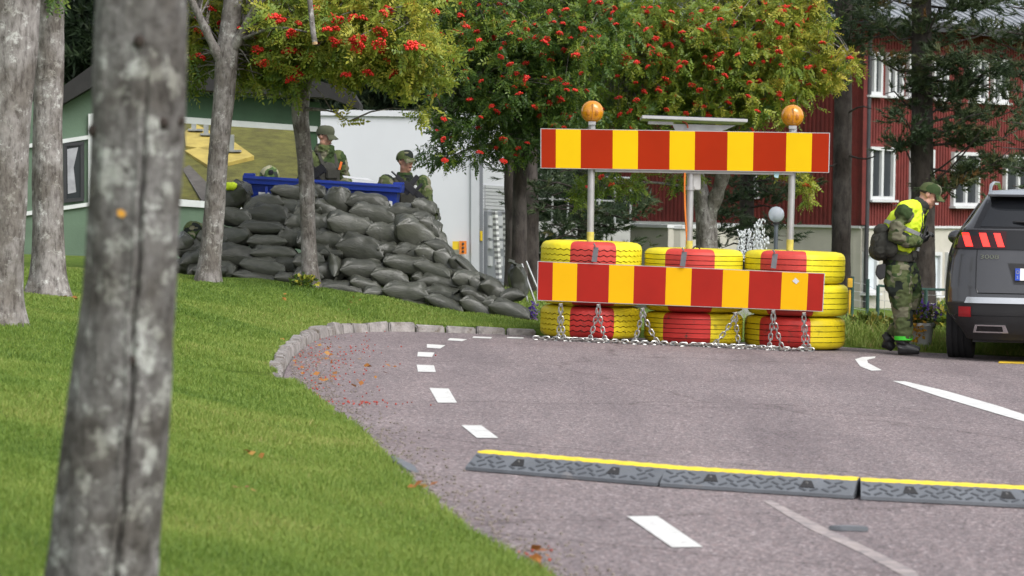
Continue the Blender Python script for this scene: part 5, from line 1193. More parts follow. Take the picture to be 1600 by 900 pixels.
# hi-vis vest: shell over the torso, open at the arms, with grey tape
vm = MB(); rings2 = []; nS = 40
vsec = [((1400, 385), .185, .165), ((1405, 372), .188, .165), ((1410, 360), .196, .165), ((1416, 346), .205, .155), ((1423, 334), .195, .135), ((1431, 325), .14, .095)]
cs = [J(*q) for q, _, _ in vsec]
def shell(cs, secs, lo, hi, off, mi=0):
    vs = []; tt = np.linspace(lo, hi, max(4, int((hi-lo)*26))); n = len(cs); k = np.linspace(0, 1, n)
    for t in tt:
        c = Vector([np.interp(t, k, [q[i] for q in cs]) for i in range(3)]); a = np.interp(t, k, [s[1] for s in secs])+off; b = np.interp(t, k, [s[2] for s in secs])+off
        i = min(n-2, int(t*(n-1))); ax = (cs[i+1]-cs[i]).normalized(); fw = Vector((0, 1, 0)).cross(ax).normalized()
        for j in range(nS):
            th = 2*math.pi*j/nS; w_ = .006*math.sin(th*7+t*9)+.005*math.sin(th*11-t*17)
            vs.append(c+Vector((0, 1, 0))*(math.cos(th)*(a+w_))+fw*(math.sin(th)*(b+w_)))
    m = len(tt); fs = [(i*nS+j, i*nS+(j+1) % nS, (i+1)*nS+(j+1) % nS, (i+1)*nS+j) for i in range(m-1) for j in range(nS)]; return vs, fs
vt = MB(); vt.tube([J(1399, 389), J(1403, 376), J(1410, 360), J(1417, 345), J(1426, 332), J(1433, 326)], [(.200, .172), (.203, .172), (.212, .178), (.218, .165), (.19, .125), (.12, .09)], 22, side=side)
for A_ in (armN, armF): cc_ = A_[0].lerp(J(1430, 326, 0), .22)+Vector((0, 0, .025)); vt.ball(cc_, (.10, .085, .082), 16, 12); vt.tube([cc_, J(1430, 326, 0)], [.085, .085], 14)
ve = obj('vest', fuse(vt, .011, 3, .010, 10, 6), M_hv, pr)
tt_ = MB().tube([J(1410.5, 360), J(1412.8, 354.5)], [(.226, .194), (.228, .194)], 40, side=side, cap=False); obj('reflective_tape', tt_, mat('grey_tape', (.26, .27, .27), .5, var=.1), ve, sm=80)
zp = MB().tube([J(1440, 333, -.10), J(1441, 352, -.13), J(1436, 375, -.14)], .009, 6); obj('vest_zip', zp, M_web, ve)
hm = MB(); hand(hm, J(1435, 377, -.11), (.8, .25, .25), (.1, .5, .6), 1); obj('glove', fuse(hm, .006, 2), M_black, pr)
hm = MB(); hand(hm, J(1441, 371, .05), (.5, -.55, .4), (.3, -.6, -.2), -1); hm.ball(J(1444, 364, 0), (.04, .05, .05)); obj('glove', fuse(hm, .006, 2), M_black, pr)
bt = MB().tube([J(1404, 397), J(1403, 407)], [(.185, .155), (.185, .155)], 28, side=side); obj('belt', bt, M_web, pr, sm=50)
bg_ = MB(); bg_.ball(J(1377, 381, -.06), (.10, .17, .13)); bg_.ball(J(1375, 392, -.06), (.10, .17, .09)); bg_.ball(J(1378, 362, -.05), (.075, .12, .07)); bg_.ball(J(1392, 388, -.2), (.06, .06, .08))
bag = thing('waist_bag', J(1377, 400, -.06), 'dark olive bag strapped to the back of the leaning person', 'bag')
obj('pouch', fuse(bg_, .012, 3, .010, 12, 3), M_web, bag); obj('strap', MB().tube([J(1384, 365, -.13), J(1398, 345, -.24), J(1414, 326, -.22)], [(.006, .02)]*3, 8), M_web, bag)
obj('flap', fuse(MB().tube([J(1374, 366, -.06), J(1366, 376, -.06), J(1364, 390, -.06)], [(.03, .14), (.03, .15), (.02, .13)], 12, side=(1, 0, 0)), .011, 2, .006, 16), M_web, bag)
ps = MB().slab([J(1371, 414, -.2), J(1384, 412, -.2), J(1383, 434, -.2), J(1375, 438, -.2), J(1368, 428, -.2)], (0, .06, 0)); obj('holster', ps, M_black, pr, bev=.008)
for (u, v) in ((1412, 404), (1421, 403), (1428, 398)): obj('pouch', MB().box(J(u, v, -.13), (.055, .05, .075)), M_web, pr, bev=.012)
rd = thing('hand_torch', J(1446, 360), 'small dark torch held in gloved hands', 'torch'); obj('barrel', MB().tube([J(1448, 352, -.05), J(1444, 364, -.05), J(1434, 388, -.08)], [.016, .015, .015], 10), M_gun, rd, sm=40)
obj('bezel', MB().tube([J(1433, 392, -.08), J(1435, 386, -.08)], [.021, .019], 12), M_galv, rd)
# ---- two soldiers behind the sandbags, built standing; heads and shoulders show
def soldier(u, v, Y, head_turn, body_turn, pitch, capm, label, armpose, scarf, Hh=1.80, dx=0):
    """u, v: centre of the head"""
    hc = P(u, v, Y); gz = zg(hc.x, Y)+.0; bt_ = R(body_turn); F = Vector((math.sin(bt_), -math.cos(bt_), 0)); Lr = Vector((-math.cos(bt_), -math.sin(bt_), 0))  # F facing, Lr its right-hand... side
    up = Vector((0, 0, 1)); S = hc-up*.245-F*.03      # shoulder line centre
    t = thing('person', (hc.x, Y, gz), label, 'person')
    ht = R(head_turn); hf = Vector((math.sin(ht)*math.cos(R(pitch)), -math.cos(ht)*math.cos(R(pitch)), -math.sin(R(pitch))))
    b = MB(); Rm, lat, f, u2 = head(b, hc, hf, up+F*.1)
    hip = Vector((S.x, S.y, max(gz+.85, S.z-.52)))
    b.tube([hc-up*.05, hc-up*.15-F*.015, S+up*.02], [.055, .055, .09], 12); b.tube([hip, S-up*.2, S], [(.14, .1), (.16, .11), (.15, .08)], 14, side=Lr)
    for s in (-1, 1): b.tube([hip+Lr*(s*.09), Vector((hip.x, hip.y, gz+.45))+Lr*(s*.1), Vector((hip.x, hip.y, gz+.05))+Lr*(s*.11)], [.08, .055, .045], 10)
    arms = []
    for s in (-1, 1):
        e, h = armpose[s]; sh = S+Lr*(s*.205); el = sh+Lr*(s*e[0])+F*e[1]+up*e[2]; ha = S+Lr*(h[0])+F*h[1]+up*h[2]; arms.append((s, sh, el, ha)); b.tube([sh, el, ha], [.045, .04, .03], 10)
    obj('body', fuse(b, .010, 3), M_skin, t); face_bits(t, hc, lat, f, u2); hair_shell(t, hc, Rm); cap(t, hc, Rm, lat, f, u2, capm)
    j = MB(); j.tube([hip-up*.1, hip+up*.1, S-up*.2, S-up*.03, S+up*.06], [(.17, .13), (.17, .13), (.185, .14), (.19, .115), (.09, .085)], 16, side=Lr); j.tube([S+up*.02, hc-up*.13-F*.02], [.092, .080], 14)
    for s, sh, el, ha in arms: j.tube([sh, sh.lerp(el, .5)+Vector((0, 0, .01)), el, el.lerp(ha, .5), ha], [.085, .078, .072, .064, .05], 14); j.ball(sh, .088)
    obj('jacket', fuse(j, .012, 4, .009, 11, u*.01), M_camo, t)
    tr = MB(); tr.tube([hip+up*.02, hip-up*.1], [(.16, .13), (.16, .13)], 14, side=Lr)
    for s in (-1, 1): tr.tube([hip+Lr*(s*.09), Vector((hip.x, hip.y, gz+.45))+Lr*(s*.1), Vector((hip.x, hip.y, gz+.12))+Lr*(s*.11)], [.115, .09, .075], 12)
    obj('trousers', fuse(tr, .016, 3, .008, 9), M_camo, t)
    for s in (-1, 1):
        a = Vector((hip.x, hip.y, gz+.06))+Lr*(s*.11); obj('boot', MB().ball(a+F*.05-up*.01, (.05, .05, .05)).tube([a-F*.06, a+F*.14], [.05, .04], 10).tube([a, a+up*.15], [.055, .06], 10), M_black, t, sm=60)
    # plate carrier
    pc = MB(); pc.tube([S-up*.46, S-up*.40, S-up*.12, S-up*.05], [(.185, .155), (.195, .165), (.20, .160), (.13, .13)], 20, side=Lr); pco = obj('plate_carrier', fuse(pc, .012, 2, .004, 20), M_web, t)
    for k in (-.11, -.04, .04, .11): obj('pouch', MB().box(S-up*.33+F*.165+Lr*k, (.062, .05, .13), Matrix.Rotation(bt_, 3, 'Z')), M_web, pco, bev=.01)
    obj('pouch', MB().box(S-up*.18+F*.16, (.16, .04, .1), Matrix.Rotation(bt_, 3, 'Z')), M_web, pco, bev=.01)
    for s in (-1, 1): obj('shoulder_strap', MB().tube([S-up*.12+F*.15+Lr*(s*.09), S+up*.045+F*.06+Lr*(s*.10), S+up*.05-F*.04+Lr*(s*.10), S-up*.1-F*.15+Lr*(s*.09)], [(.012, .03)]*4, 8), M_web, pco)
    sc_ = MB()
    if scarf: sc_.tube([S+up*.02, hc-up*.15-F*.0, hc-up*.105+F*.005], [.11, .105, .092], 16)
    else: sc_.tube([S+up*.03, hc-up*.16-F*.01], [.10, .085], 16)
    obj('scarf', fuse(sc_, .011, 2, .012, 16, 5), M_camo, t)
    for s, sh, el, ha in arms:
        hm = MB(); hand(hm, ha, (ha-el), F*.2-up*.8 if s < 0 else F*.3-up*.6, s); obj('glove', fuse(hm, .007, 2), M_glove if scarf else M_black, t)
    return t, S, F, Lr, up, arms
# left one faces right and looks down at his papers
t1, S, F, Lr, up, arms = soldier(508, 212, 35.0, 68, 40, 14, M_olive, 'person in olive cap and camouflage looking down behind the blue tub', {-1: ((.10, .02, -.26), (-.02, .34, -.36)), 1: ((.09, .0, -.27), (.22, .30, -.34))}, True)
M_org = mat('orange_tag', (.75, .16, .02), .5, var=.05)
c = P(532, 259, 34.72); obj('orange_tag', MB().box(c, (.025, .012, .09), Matrix.Rotation(.25, 3, 'Y')), M_org, t1)
def rifle(a, b, label, butt=False):
    """muzzle/top end a to lower end b"""
    d = (b-a); L = d.length; d.normalize(); fw = Vector((0, -1, 0)); sd = d.cross(fw).normalized()
    r = thing('rifle', b, label, 'rifle'); rm = Matrix((d, fw, sd)).transposed()
    obj('receiver', MB().box(a+d*(L*.55)+fw*.01, (L*.34, .05, .075), rm), M_gun, r, bev=.006)
    obj('barrel', MB().tube([a, a+d*(L*.42)], .011, 10), M_gun, r, sm=40); obj('handguard', MB().box(a+d*(L*.27), (L*.26, .045, .05), rm), M_gun, r, bev=.008)
    obj('stock', MB().box(a+d*(L*.85)-sd*.01, (L*.3, .04, .10 if butt else .07), rm), M_gun, r, bev=.01); obj('sight', MB().box(a+d*(L*.5)+sd*.055, (.12, .04, .045), rm), M_gun, r, bev=.006)
    obj('magazine', MB().box(a+d*(L*.5)-sd*.09, (.06, .03, .14), rm), M_gun, r, bev=.006); obj('grip', MB().box(a+d*(L*.68)-sd*.08, (.04, .03, .10), rm), M_gun, r, bev=.008)
rifle(P(470, 290, 34.62), P(508, 262, 34.55), 'black rifle slung before the person in the olive cap', True)
t2, S, F, Lr, up, arms = soldier(633, 251, 35.0, 48, 12, 2, M_camo, 'person in camouflage cap holding a rifle at the right end of the tub', {-1: ((.07, .04, -.27), (-.24, .22, -.30)), 1: ((.07, .02, -.28), (.10, .30, -.36))}, False)
rifle(P(612, 268, 34.70), P(664, 316, 34.52), 'black rifle carried across the chest at the right end of the tub')
c = P(649, 293, 34.62); obj('badge', MB().ball(c, (.022, .01, .026), 12, 8), M_white, t2); obj('orange_tag', MB().box(c+Vector((-.02, .0, -.035)), (.03, .012, .022)), M_org, t2)
# crouching one: only the helmet shows over the tub
pc_ = thing('person', Vector((P(421, 300, 34.9).x, 34.9, .45)), 'crouching person behind the blue tub with only the camouflage helmet showing', 'person')
hc = P(421, 280, 34.9); b = MB(); Rm, lat, f, u2 = head(b, hc, Vector((.2, -.95, -.2)), Vector((0, 0, 1)))
gz = zg(hc.x, 34.9); b.tube([hc-u2*.05, hc-u2*.15, hc-u2*.28, Vector((hc.x, 35.0, gz+.25))], [.055, .06, (.16, .1), (.16, .13)], 12, side=lat)
for s in (-1, 1): b.tube([Vector((hc.x, 35.0, gz+.25))+lat*(s*.1), Vector((hc.x+s*.15, 34.75, gz+.42)), Vector((hc.x+s*.15, 34.8, gz+.03))], [.09, .065, .05], 10)
obj('body', fuse(b, .012, 3), M_skin, pc_); face_bits(pc_, hc, lat, f, u2)
jk = MB().tube([hc-u2*.16, hc-u2*.3, Vector((hc.x, 35.0, gz+.2))], [.09, (.19, .13), (.18, .16)], 16, side=lat); obj('jacket', fuse(jk, .014, 3, .008, 11), M_camo, pc_)
hl = MB(); vs = []; nu, nv = 28, 10
for i in range(nv+1):
    ph = -R(18)+R(108)*i/nv
    for j in range(nu):
        th = 2*math.pi*j/nu; vs.append(hc+Rm @ Vector((.112*math.cos(ph)*math.cos(th), -.01+.135*math.cos(ph)*math.sin(th), .035+.115*math.sin(ph)+.006*math.sin(th*3))))
hl.add(vs, [(i*nu+j, i*nu+(j+1) % nu, (i+1)*nu+(j+1) % nu, (i+1)*nu+j) for i in range(nv) for j in range(nu)])
ho = obj('helmet', hl, camo_mat('helmet_camo', 1.6), pc_, sm=80); obj('helmet_mount', MB().box(hc+f*.10+u2*.10, (.05, .05, .05), Rm), M_gun, ho, bev=.008)
# camouflage rucksack lying on the left end of the wall
rk = MB(); rk.ball(P(302, 362, 33.1), (.10, .12, .11)); rk.ball(P(297, 371, 33.05), (.08, .12, .07)); rk.ball(P(309, 356, 33.1), (.06, .09, .05))
obj('rucksack', fuse(rk, .012, 3, .012, 14), M_camo, label='camouflage rucksack lying on the sandbags left of the forked trunk', cat='rucksack')
# ------------------------------------------------------------------ grey car, seen from behind, cut by the picture edge
M_carp = mat('metallic_grey_paint', (.065, .065, .069), .2, metal=.5, var=.05, scale=2, coat=.6)
M_blk = mat('black_plastic', (.014, .014, .015), .55, var=.2, bump=.15, bscale=300); M_gloss = mat('gloss_black', (.008, .008, .009), .12, var=.05)
M_chr = mat('chrome', (.62, .62, .63), .18, metal=1, var=.05); M_roofm = mat('silver_roof', (.30, .32, .35), .25, metal=.5, var=.05, coat=.5)
M_cgl = glass_mat('tinted_glass', (.010, .011, .013), .05); M_refl = mat('red_reflector', (.30, .008, .012), .25, var=.1)
M_tail = mat('lit_tail_lamp', (.6, .02, .02), .3, var=.05, emit=((1.0, .03, .02), 1.5)); M_tailg = mat('tail_lens', (.03, .003, .004), .12, var=.1)
M_tyre = mat('car_tyre', (.016, .016, .017), .8, var=.3, bump=.3, bscale=80)
HEAD = -12                                      # degrees: nose points away and to the right
ctr = inter_road(1628, 571); car = thing('car', ctr, 'dark grey hatchback car with lit red tail lamps at the right picture edge', 'car', rz=R(HEAD))
# local frame: x across (left negative), y forward, z up; y = 0 at the rear bumper
ZS = [.22, .30, .38, .46, .56, .70, .85, 1.00, 1.08, 1.16, 1.24, 1.30, 1.42, 1.52, 1.575, 1.605, 1.62]
WS = [.72, .76, .83, .89, .920, .922, .916, .900, .875, .845, .79, .735, .665, .605, .56, .48, .30]
YRR = [.10, .05, .02, .005, .0, .02, .05, .075, .09, .115, .17, .225, .35, .455, .53, .60, .80]
YFF = [4.3, 4.38, 4.42, 4.43, 4.44, 4.43, 4.40, 4.2, 3.7, 3.35, 3.1, 2.95, 2.7, 2.5, 2.35, 2.2, 2.0]
def wz(z): return float(np.interp(z, ZS, WS))
def yr(x, z):
    w_ = wz(z); n = 3.6 if z < 1.2 else 4.5; q = min(.9999, abs(x)/w_); return float(np.interp(z, ZS, YRR))+.42*(1-(1-q**n)**(1/n))
def outline(z, n=64):
    w_, y0, y1 = wz(z), float(np.interp(z, ZS, YRR)), float(np.interp(z, ZS, YFF)); pts = []
    for k in range(n):
        th = 2*math.pi*k/n-math.pi/2; c, s = math.cos(th), math.sin(th); ex = 2/4.2
        x = w_*math.copysign(abs(c)**ex, c); sy = math.copysign(abs(s)**ex, s)
        if s < 0:
            q = min(.9999, abs(x)/w_); nn = 3.6 if z < 1.2 else 4.5; y = y0+.42-.42*(1-q**nn)**(1/nn)
        else: y = y1-(.7)*(1-sy)
        pts.append(Vector((x, y, z)))
    return pts
zz = np.unique(np.concatenate([np.linspace(.22, 1.62, 40), ZS])); vs = []; n = 64
for z in zz: vs += outline(z)
mm = len(zz); fs = [(i*n+j, i*n+(j+1) % n, (i+1)*n+(j+1) % n, (i+1)*n+j) for i in range(mm-1) for j in range(n)]+[tuple(range((mm-1)*n, mm*n)), tuple(range(n-1, -1, -1))]
mb = MB(); mb.v = [tuple(v) for v in vs]; mb.f = fs; mb.m = []
for q in fs:
    z = sum(vs[i].z for i in q)/len(q); mb.m.append(1 if z < .40 else (2 if z > 1.555 else 0))
body = obj('body', mb, [M_carp, M_blk, M_roofm], car, world=False, sm=35)
def patch(name, corners, m, off=.006, par=body, nx_=14, nz_=6, thick=.0):
    """a sheet that follows the rear shape; corners as (x, z): TL TR BR BL"""
    TL, TR, BR, BL = [Vector((*c, 0)) for c in corners]; v1 = []
    for j in range(nz_+1):
        for i in range(nx_+1):
            p = TL.lerp(TR, i/nx_).lerp(BL.lerp(BR, i/nx_), j/nz_); v1.append(Vector((p.x, yr(p.x, p.y)-off, p.y)))
    f1 = [(j*(nx_+1)+i, j*(nx_+1)+i+1, (j+1)*(nx_+1)+i+1, (j+1)*(nx_+1)+i) for j in range(nz_) for i in range(nx_)]
    if thick:
        k = len(v1); v1 = v1+[p+Vector((0, thick, 0)) for p in v1]; brd = [i for i in range(nx_+1)]+[j*(nx_+1)+nx_ for j in range(1, nz_+1)]+[nz_*(nx_+1)+i for i in range(nx_-1, -1, -1)]+[j*(nx_+1) for j in range(nz_-1, 0, -1)]
        f1 += [(brd[a], brd[(a+1) % len(brd)], brd[(a+1) % len(brd)]+k, brd[a]+k) for a in range(len(brd))]
    return obj(name, MB().add(v1, f1), m, par, world=False, sm=40)
patch('rear_window', [(-.49, 1.515), (.49, 1.515), (.60, 1.265), (-.60, 1.265)], M_cgl, .008, nx_=24, nz_=8)
patch('window_surround', [(-.55, 1.545), (.55, 1.545), (.66, 1.25), (-.66, 1.25)], M_gloss, .004, nx_=24, nz_=8)
patch('light_band', [(-.80, 1.235), (.80, 1.235), (.835, 1.055), (-.835, 1.055)], M_gloss, .012, nx_=40, thick=.012)
for s in (-1, 1):
    for k, (x0, x1_) in enumerate(((.375, .435), (.505, .57), (.665, .735))):
        xs_ = sorted((s*x0, s*x1_)); sl_k = .035*s
        patch('tail_lamp', [(xs_[0]+sl_k, 1.205), (xs_[1]+sl_k, 1.205), (xs_[1]-sl_k*.3, 1.08), (xs_[0]-sl_k*.3, 1.08)], M_tail, .022, nx_=5, thick=.012)
    patch('lamp_glass', sorted([(s*.35, 1.225), (s*.79, 1.225)])+sorted([(s*.81, 1.065), (s*.35, 1.065)], reverse=True), M_tailg, .016, nx_=10)
patch('bumper', [(-.86, .44), (.86, .44), (.75, .27), (-.75, .27)], M_blk, .012, nx_=30, thick=.012)
patch('bumper_insert', [(-.88, .56), (.88, .56), (.86, .445), (-.86, .445)], M_blk, .010, nx_=30, thick=.01)
patch('chrome_strip', [(-.70, .615), (.70, .615), (.72, .56), (-.72, .56)], M_chr, .020, nx_=30, thick=.012)
for s in (-1, 1):
    q = sorted((s*.775, s*.66)); patch('reflector', [(q[0], .525), (q[1], .525), (q[1], .43), (q[0], .43)], M_refl, .022, nx_=4, thick=.012)
    q = sorted((s*.34, s*.62)); ex = patch('exhaust_trim', [(q[0], .36), (q[1], .36), (q[1]+(.03 if s < 0 else .02), .285), (q[0]-(.02 if s < 0 else .03), .285)], M_chr, .028, nx_=6, thick=.016)
    q = sorted((s*.37, s*.60)); patch('exhaust_opening', [(q[0], .345), (q[1], .345), (q[1]+.01, .298), (q[0]-.01, .298)], M_gloss, .031, par=ex, nx_=6)
# tailgate shut lines and plate recess
sm_ = MB()
for s in (-1, 1): 
    pts = [Vector((s*x, yr(s*x, z)-.003, z)) for x, z in ((.615, 1.05), (.62, .95), (.62, .8), (.62, .7), (.60, .655))]; sm_.tube(pts, .0045, 6)
pts = [Vector((x, yr(x, .652)-.003, .652)) for x in np.linspace(-.6, .6, 16)]; sm_.tube(pts, .0045, 6)
obj('shut_line', sm_, M_gloss, body, world=False)
patch('plate_recess', [(-.33, .93), (.33, .93), (.27, .74), (-.27, .74)], M_blk, .005, nx_=10)
pl = patch('number_plate', [(-.26, .885), (.26, .885), (.26, .775), (-.26, .775)], mat('plate_white', (.75, .75, .74), .4, var=.03), .018, nx_=4, thick=.01)
patch('plate_band', [(-.26, .885), (-.215, .885), (-.215, .775), (-.26, .775)], mat('plate_blue', (.012, .06, .42), .4, var=.03), .021, par=pl, nx_=2)
st = MB()
for k in range(12):
    a = 2*math.pi*k/12; x, z = -.2375+.014*math.cos(a), .852+.014*math.sin(a); st.box((x, yr(x, z)-.0225, z), (.004, .002, .004))
obj('plate_stars', st, mat('star_yellow', (.7, .55, .02), .5), pl, world=False)
tm_ = text_mesh('S', .035, .0008); o = obj('plate_letter', tm_, M_white, pl, world=False); o.location = (-.2375, yr(-.2375, .80)-.0225, .802); o.rotation_euler = (R(90), 0, 0)
tm_ = text_mesh('3008', .072, .003); o = obj('model_letters', tm_, M_chr, body, world=False); o.location = (-.50, yr(-.5, .985)-.008, .985); o.rotation_euler = (R(90), 0, R(-6)); o.scale = (1.25, .75, 1)
# roof: spoiler, rails, mirror, wiper, side windows, wheels
sp_ = MB(); v1 = []
for i in range(21):
    x = -.545+1.09*i/20; y = yr(x, 1.52); 
    v1 += [Vector((x, y-.10, 1.545)), Vector((x, y-.115, 1.565)), Vector((x, y+.1, 1.602)), Vector((x, y+.12, 1.56))]
f1 = [(i*4+j, (i+1)*4+j, (i+1)*4+(j+1) % 4, i*4+(j+1) % 4) for i in range(20) for j in range(4)]+[(0, 1, 2, 3), (83, 82, 81, 80)]
obj('roof_spoiler', MB().add(v1, f1), M_roofm, body, world=False, sm=40)
for s in (-1, 1):
    obj('roof_rail', MB().tube([Vector((s*.54, y, z)) for y, z in ((.66, 1.59), (.78, 1.645), (1.2, 1.675), (2.0, 1.675), (2.3, 1.62))], [.014, .018, .018, .018, .014], 10), M_chr, car, world=False, sm=50)
    sw = MB(); v1 = []; rng_ = np.linspace(.8, 2.9, 12)
    obj('side_window', MB().slab([Vector((s*.808, .62, 1.22)), Vector((s*.808, 2.9, 1.22)), Vector((s*.66, 2.6, 1.46)), Vector((s*.645, .86, 1.48))], (s*.012, 0, .004)), M_cgl, body, world=False)
    mr_ = fuse(MB().ball((s*1.0, 3.0, 1.13), (.10, .07, .075)).tube([Vector((s*.80, 3.05, 1.08)), Vector((s*.95, 3.02, 1.11))], .03, 8), .015, 2); obj('wing_mirror', mr_, M_carp, car, world=False)
    for y in (.88, 3.52):
        M4 = Matrix.Translation((s*.80, y, .345)) @ Matrix.Rotation(R(90), 4, 'Y')
        prof = [(.215, -.105), (.25, -.118), (.315, -.122), (.336, -.112), (.345, -.09)]
        for g in (-.055, 0, .055): prof += [(.346, g-.012), (.338, g-.008), (.338, g+.008), (.346, g+.012)]
        prof += [(.345, .09), (.336, .112), (.315, .122), (.25, .118), (.215, .105)]
        wh = obj('wheel', MB().lathe(prof, 48, M4), M_tyre, car, world=False, sm=35)
        obj('rim', MB().lathe([(.0, .05*s), (.10, .06*s), (.2, .085*s), (.218, .10*s), (.218, -.10*s)], 32, M4), M_chr, wh, world=False, sm=40)
        arch = MB().lathe([(.36, -.10), (.42, -.13), (.43, .10), (.36, .128)], 48, Matrix.Translation((s*.80, y, .345)) @ Matrix.Rotation(R(90), 4, 'Y')); 
obj('wiper', MB().tube([Vector((.02, yr(0, 1.27)-.02, 1.285)), Vector((-.18, yr(-.2, 1.30)-.025, 1.31)), Vector((-.30, yr(-.3, 1.31)-.02, 1.315))], [.02, .014, .006], 8), M_blk, body, world=False)
obj('underbody', MB().box((0, 2.2, .25), (1.3, 3.9, .12)), M_blk, car, world=False)
# ------------------------------------------------------------------ lamp, fountain, fence, flowers, trestle
lp = thing('globe_lamp', P(1213, 440, 50), 'clear globe lamp on a thin grey pole before the red house', 'lamp')
c = P(1213, 335, 50); M_gl, gn_, gl_, gb_ = new_mat('globe_glass'); gb_.inputs['Transmission Weight'].default_value = .45; gb_.inputs['IOR'].default_value = 1.2; gb_.inputs['Roughness'].default_value = .15; gb_.inputs['Base Color'].default_value = (.86, .9, 1, 1)
obj('pole', MB().tube([Vector((c.x, 50, zg(c.x, 50)-.1)), c-Vector((0, 0, .14))], .033, 10), mat('lamp_pole', (.16, .18, .21), .5, metal=.3), lp, sm=40)
gl0 = obj('globe', MB().ball(c, .125, 28, 18), M_gl, lp, sm=80)
obj('inner_tube', MB().tube([c-Vector((0, 0, .12)), c+Vector((0, 0, .02))], .045, 12), M_white, gl0, sm=50); obj('collar', MB().tube([c-Vector((0, 0, .16)), c-Vector((0, 0, .125))], .055, 12), M_dark, lp, sm=40)
# water: droplets thrown up in plumes, and the basin
ft = thing('fountain', P(1172, 440, 48), 'splashing fountain jets behind the right tyre stack', 'fountain')
M_wat, wn_, wl_, wb_ = new_mat('spray_water'); wb_.inputs['Base Color'].default_value = (.85, .88, .9, 1); wb_.inputs['Roughness'].default_value = .15; wb_.inputs['Transmission Weight'].default_value = .2
g = np.random.default_rng(3); sp0 = MB()
for (u0, v0, u1, v1, nn) in ((1163, 410, 1159, 360, 90), (1168, 410, 1172, 358, 90), (1175, 410, 1187, 346, 120), (1180, 410, 1194, 362, 60), (1165, 410, 1155, 378, 50), (1178, 410, 1200, 376, 40)):
    for k in range(nn):
        t = g.random()**.6; p = P(u0+(u1-u0)*t+g.normal()*(1.2+3*t), v0+(v1-v0)*t+g.normal()*3, 48+g.normal()*.08); r = g.uniform(.006, .014); sp0.ball(p, (r, r, r*g.uniform(1, 2.6)), 5, 4)
wj = obj('water_jet', sp0, M_wat, ft, sm=80); wj['kind'] = 'stuff'
bc = P(1175, 430, 48); obj('basin', MB().lathe([(0, -.1), (.9, -.1), (1.0, .0), (1.0, .35), (.88, .35), (.85, .1), (0, .1)], 32, Matrix.Translation((bc.x, 48, zg(bc.x, 48)))), M_conc, ft, sm=40)
# green post and wire fence before the red house
fn = thing('wire_fence', P(1400, 500, 46), 'dark green post and wire fence along the rough grass', 'fence')
M_fg = mat('fence_green', (.018, .055, .045), .5, var=.15)
fp = [(1332, 500, 432), (1356, 500, 436), (1372, 505, 446), (1407, 505, 450), (1447, 505, 452), (1487, 505, 453), (1530, 508, 455), (1580, 510, 457)]
tops = []
for (u, vb, vt) in fp:
    p = P(u, vt, 44); q = Vector((p.x, p.y, zg(p.x, 44)-.1)); obj('post', MB().tube([q, p], .026, 8), M_fg, fn, sm=40); tops.append(p)
for k, a, b in ((0, 2, 7),): obj('top_rail', MB().tube([tops[i] for i in range(a, b+1)], .018, 6), M_fg, fn, sm=40)
wr = MB()
for h in np.arange(.08, .8, .12): wr.tube([p-Vector((0, 0, h)) for p in tops], .003, 4)
L_ = resample(tops, .12)
for p in L_: wr.tube([p, p-Vector((0, 0, .8))], .0025, 4)
tag(obj('wire_mesh', wr, M_galv, fn), kind='stuff')
yb = obj('yellow_marker', MB().box(P(1328, 442, 43.5), (.07, .05, .13)).box(P(1328, 448, 43.52)-Vector((0, 0, .25)), (.03, .03, .42)), mat('marker_yellow', (.62, .36, .02), .5), label='small yellow marker post beside the right tyre stack', cat='marker', bev=.008)
# flowers
M_fleaf = leaf_mat('flower_leaf', [(0, (.05, .09, .02)), (.6, (.12, .16, .03)), (1, (.28, .20, .03))], .3)
M_purple = leaf_mat('purple_petal', [(0, (.10, .05, .32)), (.6, (.16, .08, .42)), (1, (.30, .16, .38))], .3); M_orange = leaf_mat('orange_petal', [(0, (.42, .20, .02)), (1, (.5, .3, .03))], .3)
QV = np.array([(0, 0, 0), (.5, -.35, .05), (1, 0, 0), (.5, .35, .05)]); QF = np.array([(0, 1, 2, 3)])
def tufty(cen, rad, n, size, seed, zbias=0):
    g = np.random.default_rng(seed); q = g.normal(size=(n, 3)); q /= np.linalg.norm(q, axis=1, keepdims=True); q *= g.random((n, 1))**.4
    pos = np.array(cen)+q*np.array(rad); d = q+g.normal(size=(n, 3))*.6; d[:, 2] += zbias
    V, F, T = scatter(QV, QF, pos, frames(d+1e-4, np.tile([0, 0, 1.], (n, 1))+g.normal(size=(n, 3))*.5), size*g.uniform(.6, 1.3, n), g.random(n)); return np_mesh('leaves', V, F, T)
fpot = thing('flower_pot', P(1437, 560, 31.0), 'white flower pot with purple and yellow flowers behind the walking person', 'flower pot')
pc0 = P(1437, 545, 31.0); gz = zg(pc0.x, 31.0)
obj('pot', MB().lathe([(0, 0), (.10, 0), (.135, .24), (.145, .25), (.145, .28), (.125, .28), (.12, .22), (0, .22)], 28, Matrix.Translation((pc0.x, 31.0, gz))), M_white, fpot, sm=40)
top = np.array([pc0.x, 31.0, gz+.33]); tag(obj('foliage', tufty(top, (.17, .15, .1), 260, .06, 5), M_fleaf, fpot), kind='stuff'); tag(obj('purple_flowers', tufty(top+np.array([.03, -.04, .06]), (.2, .14, .08), 150, .035, 6), M_purple, fpot), kind='stuff'); tag(obj('trailing_flowers', tufty(top+np.array([-.04, -.13, -.1]), (.08, .03, .14), 110, .04, 7, -.5), M_orange, fpot), kind='stuff'); tag(obj('tall_blooms', tufty(top+np.array([-.03, .02, .2]), (.09, .09, .12), 90, .03, 8), M_purple, fpot), kind='stuff')
fp2 = thing('flower_clump', P(832, 510, 32.2), 'purple flower clump beside the left tyre stack', 'flowers')
